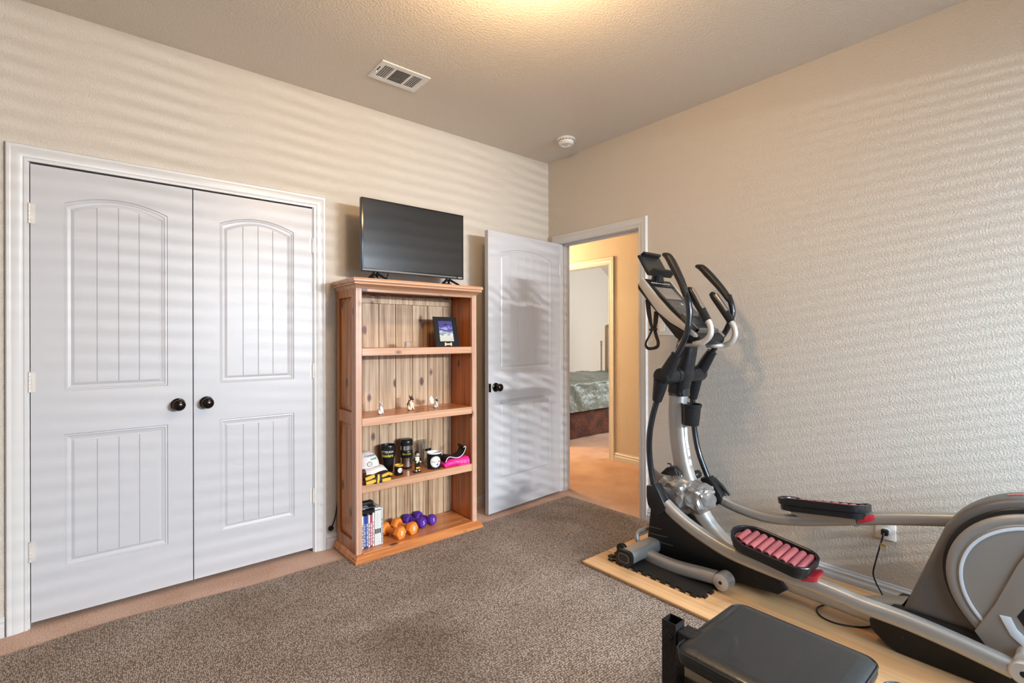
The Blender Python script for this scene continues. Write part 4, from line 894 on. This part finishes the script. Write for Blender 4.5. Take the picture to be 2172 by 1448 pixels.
cpanel('tray_lip', -.100, .100, .415, .430, -.01, .030, 'house')
b = MB()
for i in range(7): b.lathe([(.0065, 0), (.0055, .006)], CQ(-.06+i*.02, .292, .009), cn, 10)
b.obj('fan_buttons', 'steel', cb)
# tablet holder
th = [(2.410, 1.726, 1.749), (2.410, 1.659, 1.633)]; ta, tb = Vector(th[0]), Vector(th[1]); td = (tb-ta).normalized(); tn = Vector((0, td.z, -td.y)); tn = tn if tn.y < 0 else -tn
TQ = lambda s, t, d: Vector((2.5+s, ta.y, ta.z))+td*t+tn*d
tL = (tb-ta).length
tp = MB().loft([[TQ(-.105, 0, d), TQ(.105, 0, d), TQ(.105, tL, d), TQ(-.105, tL, d)] for d in (-.012, 0)]).obj('tablet_holder', 'black', et)
MB().loft([[TQ(-.092, .010, d), TQ(.092, .010, d), TQ(.092, tL-.006, d), TQ(-.092, tL-.006, d)] for d in (0, .0015)]).obj('holder_pad', 'leather', tp)
MB().loft([[TQ(-.085, -.006, d), TQ(.085, -.006, d), TQ(.075, .010, d), TQ(-.075, .010, d)] for d in (0, .028)]).obj('upper_clip', 'black', tp)
MB().loft([[TQ(-.110, tL-.008, 0), TQ(.110, tL-.008, 0), TQ(.110, tL+.012, 0), TQ(-.110, tL+.012, 0)], [TQ(-.100, tL-.010, .045), TQ(.100, tL-.010, .045), TQ(.095, tL+.004, .045), TQ(-.095, tL+.004, .045)]]).obj('lower_ledge', 'blackm', tp)
MB().lathe([(.040, 0), (.034, .03), (.030, .045)], (2.5, 1.672, 1.590), (0, 0, 1), 20).obj('holder_mount', 'black', tp)
# fixed grips curving out from the console
def fixed(xs, path_t, grip):
    MB().sweep(path_t, [.0155]*len(path_t), 16, 6).obj('fixed_handle', 'silver2', et)
    hg = MB().sweep(grip, [.0185, .0205, .021, .020, .012], 16, 4, prof=(1, 1, .8)).obj('pulse_grip', 'black', et)
    o = [Vector(p)+Vector((-.006, -.0135, .011)) for p in grip[1:4]]
    MB().sweep(o, .010, 12, 4, prof=(1.2, .7)).obj('pulse_sensor', 'steel', hg)
fixed(-1, [(2.400, 1.472, 1.241), (2.400, 1.438, 1.236)]+[(2.370, 1.358, 1.237), (2.370, 1.311, 1.250), (2.370, 1.278, 1.283), (2.370, 1.276, 1.326), (2.370, 1.296, 1.367)], [(2.370, 1.291, 1.355), (2.370, 1.321, 1.409), (2.370, 1.353, 1.462), (2.370, 1.382, 1.510), (2.370, 1.400, 1.526)])
fixed(1, [(2.600, 1.419, 1.229), (2.600, 1.378, 1.227)]+[(2.630, 1.340, 1.227), (2.630, 1.297, 1.245), (2.630, 1.276, 1.284), (2.630, 1.281, 1.324), (2.630, 1.302, 1.361)], [(2.630, 1.297, 1.353), (2.630, 1.328, 1.403), (2.630, 1.360, 1.451), (2.630, 1.393, 1.497), (2.630, 1.412, 1.517)])
# cup holder
cup = MB().lathe([(0, 0), (.040, 0), (.044, .004), (.049, .100), (.053, .104), (.054, .118), (.050, .119), (.045, .02), (0, .018)], (2.5, 1.462, .788), (0, -.06, 1), 28).obj('cup_holder', 'black', et)
MB().box(2.475, 2.525, 1.49, 1.54, .80, .90, .004).obj('holder_bracket', 'black', cup)
# chest strap hanging from the console
s1 = [(2.385, 1.658, 1.489), (2.385, 1.652, 1.419), (2.385, 1.640, 1.357), (2.385, 1.631, 1.317), (2.385, 1.649, 1.280), (2.385, 1.668, 1.248), (2.385, 1.671, 1.224), (2.385, 1.653, 1.208), (2.385, 1.615, 1.211)]
s2 = [(2.395, 1.609, 1.417), (2.395, 1.613, 1.365), (2.395, 1.619, 1.320), (2.395, 1.610, 1.280), (2.395, 1.598, 1.248), (2.395, 1.601, 1.222), (2.395, 1.622, 1.211)]
b = MB().sweep(s1, [1.9, 1.8, 1.3, .9, .7, .8, 1, 1.1, 1], 8, 5, prof=(.0012, .0085, .6)).sweep(s2, [1.6, 1.6, 1.1, 1.1, 1.1, 1.1, 1], 8, 5, prof=(.0012, .0095, .6)).obj('hanging_strap', 'blackcloth', et)
MB().sweep([(2.388, 1.648, 1.315), (2.388, 1.602, 1.317)], 1, 10, 1, prof=(.006, .006)).obj('strap_buckle', 'black', b)
# flywheel housing
FY, FZ, FR = .120, .420, .300
ho = [(.515, .190), (.502, .225)]+[(FY+FR*math.cos(math.radians(a)), FZ+FR*math.sin(math.radians(a))) for a in range(28, 200, 6)]+[(-.26, .19)]
hs = MB().prism(ho, 'x', 2.432, 2.568, .022, 4).obj('flywheel_housing', 'house', et, angle=50)
MB().sweep([(2.50, FY+FR*math.cos(math.radians(a)), FZ+FR*math.sin(math.radians(a))+.0) for a in range(70, 112, 4)], 1, 10, 2, prof=(.012, .0025)).obj('red_stripe', 'red', hs)
bb = [(.618, .118), (.614, .085), (.560, .040), (.52, ZM-.009), (-.40, ZM-.009), (-.40, .20), (.47, .205), (.545, .196)]
rb = MB().prism(bb, 'x', 2.405, 2.595, .010, 2).obj('rear_base', 'blackm', et)
MB().lathe([(0, 0), (.008, 0), (.009, .004)], (2.4035, .505, .098), 'x', 12).obj('bolt_recess', 'black', rb)
MB().prism([(.70, .135), (.62, .172), (.545, .200), (.515, .209), (.52, .197), (.60, .10), (.70, .09)], 'x', 2.455, 2.545, .004).obj('rail_cover', 'silver', rb)
# crank discs on both sides
def crank(xa, xb, m1, pa, sgn):
    """xa outer face, xb inner"""
    d = sgn
    dk = MB().lathe([(.2, 0), (.262, 0), (.270, .006), (.270, .014)], (xb-d*.014, FY, FZ), (d, 0, 0), 72).obj('rim_gap_shade', 'black', et)  # black ring stands in for the shaded gap round the disc
    cd_ = MB().lathe([(.0, 0), (.222, 0), (.226, .004), (.234, .0), (.248, .002), (.256, .010), (.256, .024)], (xa, FY, FZ), (d, 0, 0), 72).obj('crank_disc', 'disc', et)
    return cd_
cdk = crank(2.380, 2.430, 'disc', 0, 1)
b = MB(); b.sweep([(2.379, FY+.213*math.cos(math.radians(a)), FZ+.213*math.sin(math.radians(a))) for a in range(-50, 130, 5)], 1, 10, 1, prof=(.004, .0055)); b.obj('disc_ridge', 'ridge', cdk)
# crank arm: broad wedge on the disc toward the near rail end
RYc, RZc = .172, .178
wedge = [(.292, .215), (.285, .208), (.235, .165), (.150, .135), (.08, .14), (-.10, .30), (-.12, .38), (.02, .50), (.120, .500), (.180, .515), (.20, .47)]
MB().prism([(.296, .232), (.268, .196), (.235, .178), (.195, .160), (.140, .160), (.04, .176), (-.06, .25), (-.13, .40), (-.06, .52), (.04, .60), (.135, .622), (.190, .500), (.245, .345)], 'x', 2.366, 2.384, .004).obj('crank_arm', 'disc', cdk)
MB().prism([(.190, .330), (.172, .300), (.10, .235), (.02, .26), (-.05, .36), (.02, .50), (.10, .515)], 'x', 2.3645, 2.367).obj('crank_recess', 'blackm', cdk)
MB().prism([(.232, .318), (.205, .262), (.150, .215), (.10, .195), (.10, .212), (.145, .240), (.190, .288), (.205, .322)], 'x', 2.358, 2.367, .002).obj('crank_highlight_rib', 'ridge', cdk)  # pale strip paints a highlight on the crank arm
MB().lathe([(0, 0), (.030, 0), (.034, .004), (.034, .03)], (2.350, FY-.02, FZ-.03), 'x', 24).obj('axle_cap', 'silver2', cdk)
MB().lathe([(0, 0), (.020, 0), (.026, .003), (.026, .07)], (2.300, .166, .215), 'x', 24).obj('rail_axle', 'silver2', et)
rr_ = MB().lathe([(0, 0), (.033, 0), (.0375, .004), (.0375, .05), (.034, .054)], (2.282, .168, .182), 'x', 30).obj('rail_end_roller', 'silver2', et)
MB().lathe([(0, 0), (.0095, 0), (.0105, .001)], (2.2812, .168, .182), 'x', 14).obj('roller_bolt', 'black', rr_)
fd = MB().lathe([(0, 0), (.256, 0), (.256, .02), (.245, .03), (0, .03)], (2.60, FY, FZ), 'x', 60).obj('crank_disc', 'disc', et)
MB().sweep([(2.20, -.28, .083), (2.80, -.28, .083)], 1, 24, 1, prof=(.046, .037, .6), up=(0, 1, 0)).obj('rear_stabiliser', 'silver', et)

# power cord from the machine to the wall socket
oy, oz = .680, .352
t = thing('wall_outlet', 'white wall socket plate behind the trainer with a plug in it', 'socket', (XB, oy, oz))
MB().box(XB-.006, XB, oy-.041, oy+.040, oz-.060, oz+.056, .002, 2).obj('cover_plate', 'whitepl', t)
for dz in (.021, -.021): MB().lathe([(.0165, 0), (.0165, .0015)], (XB-.006, oy-.003, oz+dz), (-1, 0, 0), 20).obj('receptacle', 'whitepl', t)
t = thing('power_cord', 'black power cord plugged into the wall socket behind the trainer', 'cord', (XB-.02, oy, oz-.02))
MB().box(XB-.030, XB-.0078, oy-.015, oy+.013, oz-.036, oz-.008, .004, 2).obj('plug', 'black', t)
MB().sweep([(XB-.028, oy, oz-.024), (XB-.040, oy+.004, oz-.045), (2.878, .694, .262), (2.868, .708, .19), (2.86, .716, .130), (2.855, .700, .085), (2.85, .678, .045), (2.80, .68, .032), (2.70, .74, .031), (2.60, .82, .031), (2.52, .845, .031), (2.462, .815, .031), (2.445, .765, .031), (2.462, .715, .031), (2.50, .665, .031), (2.56, .625, .034)], .0035, 10, 6).obj('cable', 'black', t)
tg = MB().loft([[(2.868, .690, .285), (2.862, .664, .281), (2.860, .662, .247), (2.866, .690, .248)], [(2.869, .690, .285), (2.863, .664, .281), (2.861, .662, .247), (2.867, .690, .248)]]).obj('warning_tag', 'white', t)
MB().loft([[(2.8672, .689, .286), (2.8612, .665, .282), (2.8608, .665, .272), (2.8668, .689, .275)], [(2.8680, .689, .286), (2.8620, .665, .282), (2.8615, .665, .272), (2.8675, .689, .275)]]).obj('tag_header', 'yellow', tg)
t = thing('light_switch', 'white double rocker switch plate by the doorway', 'switch', (XB, 1.888, 1.345))
MB().box(XB-.0055, XB, 1.826, 1.945, 1.286, 1.402, .002, 2).obj('cover_plate', 'whitepl', t)
for yc in (1.862, 1.909): MB().loft([[(XB-.0055, yc-.0165, 1.311), (XB-.0055, yc+.0165, 1.311), (XB-.0055, yc+.0165, 1.377), (XB-.0055, yc-.0165, 1.377)], [(XB-.0095, yc-.0165, 1.311), (XB-.0095, yc+.0165, 1.311), (XB-.0062, yc+.0165, 1.377), (XB-.0062, yc-.0165, 1.377)]]).obj('rocker', 'rockerpl', t)

# small cable ends by the skirting boards
t = thing('cable_plug', 'round black cable end hanging between closet and bookshelf', 'cable', (1.09, YA, .12))
MB().lathe([(.004, 0), (.015, .001), (.016, .006), (.015, .011), (.004, .012)], (1.073, YA-.003, .118), (0, -1, 0), 20).obj('round_end', 'black', t)
MB().sweep([(1.080, YA-.008, .126), (1.095, YA-.008, .165), (1.106, YA-.008, .215), (1.118, YA-.008, .30)], .0035, 8, 5).obj('cable', 'black', t)
t = thing('floor_cable', 'dark cable loop on the carpet between bookshelf and open door', 'cable', (2.02, 2.93, .01))
MB().sweep([(1.955, 2.975, .060), (1.985, 2.965, .050), (2.02, 2.955, .042), (2.055, 2.95, .034)], .005, 8, 5).obj('cable', 'black', t)
MB().sweep([(1.965, 2.97, .045), (1.975, 2.95, .012), (2.01, 2.935, .005), (2.06, 2.93, .005)], .0028, 8, 5).obj('thin_cable', 'bronze', t)

# ================================================================ ceiling things
VX0, VX1, VY0, VY1 = 1.149, 1.440, 2.441, 2.640
t = thing('ceiling_vent', 'white three-bank air register in the ceiling', 'vent', ((VX0+VX1)/2, (VY0+VY1)/2, HC))
def fr4(b, x0, x1, y0, y1, a0, a1, c0, c1, z0, z1):
    for q in ((x0, a0, y0, y1), (a1, x1, y0, y1), (a0, a1, y0, c0), (a0, a1, c1, y1)): b.box(q[0], q[1], q[2], q[3], z0, z1)
ix0_, ix1_, iy0_, iy1_ = VX0+.030, VX1-.030, VY0+.032, VY1-.032
b = MB(); fr4(b, VX0, VX1, VY0, VY1, ix0_, ix1_, iy0_, iy1_, HC-.006, HC)
g1, g2 = ix0_+.055, ix1_-.060
b.box(g1, g1+.014, iy0_, iy1_, HC-.006, HC-.001).box(g2-.014, g2, iy0_, iy1_, HC-.006, HC-.001); b.obj('frame', 'whitepl', t)
MB().box(ix0_, ix1_, iy0_, iy1_, HC-.0012, HC-.0004).obj('vent_shade', 'dark', t)  # dark sheet stands in for the shaded duct behind the slats
def slat(x0, x1, y0, y1, tilt, ax):
    b = MB(); h = .0045; cx, cy = (x0+x1)/2, (y0+y1)/2
    if ax == 'y': b.loft([[(cx-h*.8, y, HC-.0062), (cx-h*.8+.0012, y, HC-.0066), (cx+tilt*h+.0012, y, HC-.0012), (cx+tilt*h, y, HC-.0010)] for y in (y0, y1)])
    else: b.loft([[(x, cy-h*.6, HC-.0062), (x, cy-h*.6+.0012, HC-.0066), (x, cy+tilt*h+.0012, HC-.0012), (x, cy+tilt*h, HC-.0010)] for x in (x0, x1)])
    b.obj('slat', 'whitepl', t)
for i in range(5): x = ix0_+.006+i*.0115; slat(x, x, iy0_, iy1_, -1.2, 'y')
for i in range(10): y = iy0_+.007+i*.0134; slat(g1+.014, g2-.014, y, y, 1, 'x')
for i in range(5): x = g2+.008+i*.0115; slat(x, x, iy0_, iy1_, 1.4, 'y')
MB().box(VX0+.012, VX0+.016, 2.50, 2.565, HC-.0085, HC-.006).obj('damper_slot', 'dark', t)
MB().sweep([(VX0+.014, 2.545, HC-.006), (VX0+.010, 2.55, HC-.018)], .003, 8, 1).obj('damper_lever', 'whitepl', t)
t = thing('smoke_detector', 'round white smoke detector on the ceiling by the corner', 'smoke detector', (2.655, 2.552, HC))
MB().lathe([(.066, 0), (.068, -.004), (.067, -.012), (.062, -.014), (.060, -.016)], (2.655, 2.552, HC), 'z', 40).obj('mounting_ring', 'whitepl', t)
MB().lathe([(.054, -.014), (.054, -.020), (.0575, -.021), (.058, -.026), (.052, -.040), (.045, -.045), (.040, -.046), (.038, -.043), (.020, -.043), (0, -.043)], (2.655, 2.552, HC), 'z', 40).obj('body', 'whitepl', t)
b = MB()
for i in range(16):
    a = 2*math.pi*i/16; b.box(2.655+.0545*math.cos(a)-.004, 2.655+.0545*math.cos(a)+.004, 2.552+.0545*math.sin(a)-.004, 2.552+.0545*math.sin(a)+.004, HC-.0205, HC-.0150)
b.obj('sensor_slots', 'dark', t)
MB().lathe([(.010, -.043), (.010, -.046), (.008, -.047), (0, -.047)], (2.675, 2.545, HC), 'z', 16).obj('test_button', 'whitepl', t)
t = thing('ceiling_light', 'round frosted ceiling light with a dark bronze pan', 'lamp', (1.2, 1.30, HC))
MB().lathe([(.15, 0), (.155, -.012), (.15, -.022)], (1.2, 1.30, HC), 'z', 36).obj('ceiling_pan', 'bronze', t)
MB().lathe([(.145, -.022), (.135, -.055), (.10, -.085), (.05, -.10), (.0, -.104)], (1.2, 1.30, HC), 'z', 36, False).obj('lamp_shade', 'lampglass', t)

# ================================================================ weight bench in the foreground
wb = thing('weight_bench', 'black weight bench with vinyl pads on a square steel tube frame in the foreground', 'bench', (1.36, .3, .0092))
def sqtube(path, hw, name, m='iron', hollow=False, parent=wb):
    return MB().sweep(path, hw*1.1, 4, 1, prof=(1.286, 1.286, 1)).obj(name, m, parent)
px0, px1, py0, py1 = 1.228, 1.272, .765, .809
b = MB(); z1_ = .470; th_ = .0026
for q in ((px0, px0+th_, py0, py1), (px1-th_, px1, py0, py1), (px0+th_, px1-th_, py0, py0+th_), (px0+th_, px1-th_, py1-th_, py1)): b.box(q[0], q[1], q[2], q[3], .0092, z1_)
b.box(px0+th_, px1-th_, py0+th_, py1-th_, .05, .20)
b.obj('front_post', 'iron', wb)
MB().box(px0+.004, px1+.016, .30, py0, .408, .452, .003).obj('seat_rail', 'iron', wb)
MB().box(px0+.002, px1-.002, .20, py0, .10, .142, .003).obj('lower_rail', 'iron', wb)
MB().lathe([(.006, 0), (.006, .012)], (px0-.010, .785, .428), 'x', 6).obj('bolt', 'iron', wb)
MB().lathe([(.010, 0), (.010, .006)], (px0-.006, .785, .428), 'x', 6).obj('bolt_head', 'iron', wb)
MB().box(1.05, 1.45, py0, py1, .0092, .050, .003).obj('front_foot', 'iron', wb)
MB().box(px0, px1, -.6, -.556, .0092, .42, .003).obj('rear_post', 'iron', wb)
MB().box(1.05, 1.45, -.6, -.556, .0092, .050, .003).obj('rear_foot', 'iron', wb)
MB().box(px0, px1, -.6, .30, .37, .412, .003).obj('seat_rail', 'iron', wb)
MB().box(1.29, 1.36, .70, .80, .20, .30, .004).obj('adjuster', 'house', wb)
def cushion(x0, x1, y0, y1, z0, z1, name, rad=.05, crown=.008):
    b = MB(); n = 8
    def outl(i): 
        pts = []; r = rad-i*.6
        for cx, cy, s0 in ((x1-rad, y1-rad, 0), (x0+rad, y1-rad, 90), (x0+rad, y0+rad, 180), (x1-rad, y0+rad, 270)):
            for k in range(n+1): a = math.radians(s0+90*k/n); pts.append((cx+(rad-i)*math.cos(a), cy+(rad-i)*math.sin(a)))
        return pts
    rings = [[(x, y, z) for x, y in outl(i)] for i, z in ((.012, z0), (.003, z0+.004), (0, z0+.012), (-.002, (z0+z1)/2), (0, z1-.010), (.004, z1-.004), (.011, z1+.0005), (.025, z1+crown*.55), (.036, z1+crown*.9), (.0365, z1+crown*.9))]
    b.loft(rings[:-1]+[rings[-1]], cap=True); c = b.obj(name, 'leather', wb, angle=70)
    MB().sweep([(x, y, z1-.006) for x, y in outl(-.001)]+[(outl(-.001)[0][0], outl(-.001)[0][1], z1-.006)], .0024, 8, 1).obj('piping', 'leather', c)
    return c
cushion(1.170, 1.528, .366, .738, .455-.050, .455-.007, 'seat_pad', .038)
cushion(1.205, 1.500, -.62, .345, .430-.050, .430, 'back_pad', .035)

# ================================================================ bedroom beyond
bd = thing('bed', 'bed with sage satin comforter and rust velvet skirt in the far bedroom', 'bed', (5.4, 4.9, 0))
ZB = .70
def comf(x, y):
    return ZB+.022*noise.noise(Vector((x*3.1, y*3.1, 1)))+.016*noise.noise(Vector((x*9, y*7, 2)))
b = MB(); nx, ny = 70, 48; grid = []
for i in range(nx+1):
    x = 4.42+i*(6.40-4.42)/nx; col = []
    for j in range(ny+1):
        v = j/ny
        if v < .34:      # front drop
            u = v/.34; z = .345+.010*(x-4.4)+u*(ZB-.345-.02); y = 4.215+.012*noise.noise(Vector((x*7, z*6, 3)))*2.2+.010*abs(noise.noise(Vector((x*14, z*12, 5))))*2-(.02*(1-u))
        elif v < .42:
            u = (v-.34)/.08; y = 4.215+.05*u*u; z = ZB-.02+.03*math.sin(u*math.pi/2)+.012*noise.noise(Vector((x*9, y*9, 4)))
        else:
            u = (v-.42)/.58; y = 4.265+u*1.30; z = comf(x, y)+.012
        col.append((x, y, z))
    grid.append(col)
V = [[b.bm.verts.new(p) for p in c] for c in grid]
for i in range(nx):
    for j in range(ny): b.bm.faces.new((V[i][j], V[i+1][j], V[i+1][j+1], V[i][j+1]))
b.obj('comforter', 'teal', bd, angle=80)
MB().box(4.47, 6.38, 4.29, 5.52, .30, .675, .03, 3).obj('mattress', 'white', bd)
b = MB(); pts = []
for i in range(121):
    x = 4.40+i*.0165; pts.append((x, 4.262+.010*math.sin(x*19)+.014*noise.noise(Vector((x*5, 0, 0)))))
b.loft([[(x, y, z) for x, y in pts] for z in (.004, .2, .42)], cap=False, closed=False)
b.loft([[(4.40, y, z) for y in (4.262, 4.6, 5.0, 5.5)] for z in (.004, .42)], cap=False, closed=False); b.obj('bed_skirt', 'skirt', bd, angle=80)
MB().box(4.375, 4.43, 4.30, 5.5, .30, .56, .02, 2).obj('footboard', 'skirt', bd)
# head end: arched oak panel and slim post
hx = 6.5; yl = 5.367
pf = [(yl, .02), (yl, 1.475)]+[(yl-.02-.40*(i/10), 1.475+.10*math.sin(math.pi/2*i/10)) for i in range(1, 11)]+[(4.70-.02*0, 1.575), (4.28, 1.475), (4.28, .02)]
hb = MB().prism(pf, 'x', hx, hx+.04, .004).obj('headboard', 'oak', bd)
pi = [(yl-.055, .75), (yl-.055, 1.42)]+[(yl-.07-.36*(i/8), 1.42+.09*math.sin(math.pi/2*i/8)) for i in range(1, 9)]+[(4.70, 1.51), (4.34, 1.42), (4.34, .75)]
MB().prism(pi, 'x', hx-.006, hx+.001).obj('headboard_panel', 'pale', hb)
MB().lathe([(.018, 0), (.018, .30), (.028, .31), (.018, .33), (.015, .55), (.024, .57), (.028, .60), (.022, .62), (.014, .66), (.013, 1.14), (.020, 1.15), (.012, 1.17), (.022, 1.195), (.0, 1.215)], (6.45, 5.40, .01), 'z', 18).obj('bed_post', 'oak', bd)
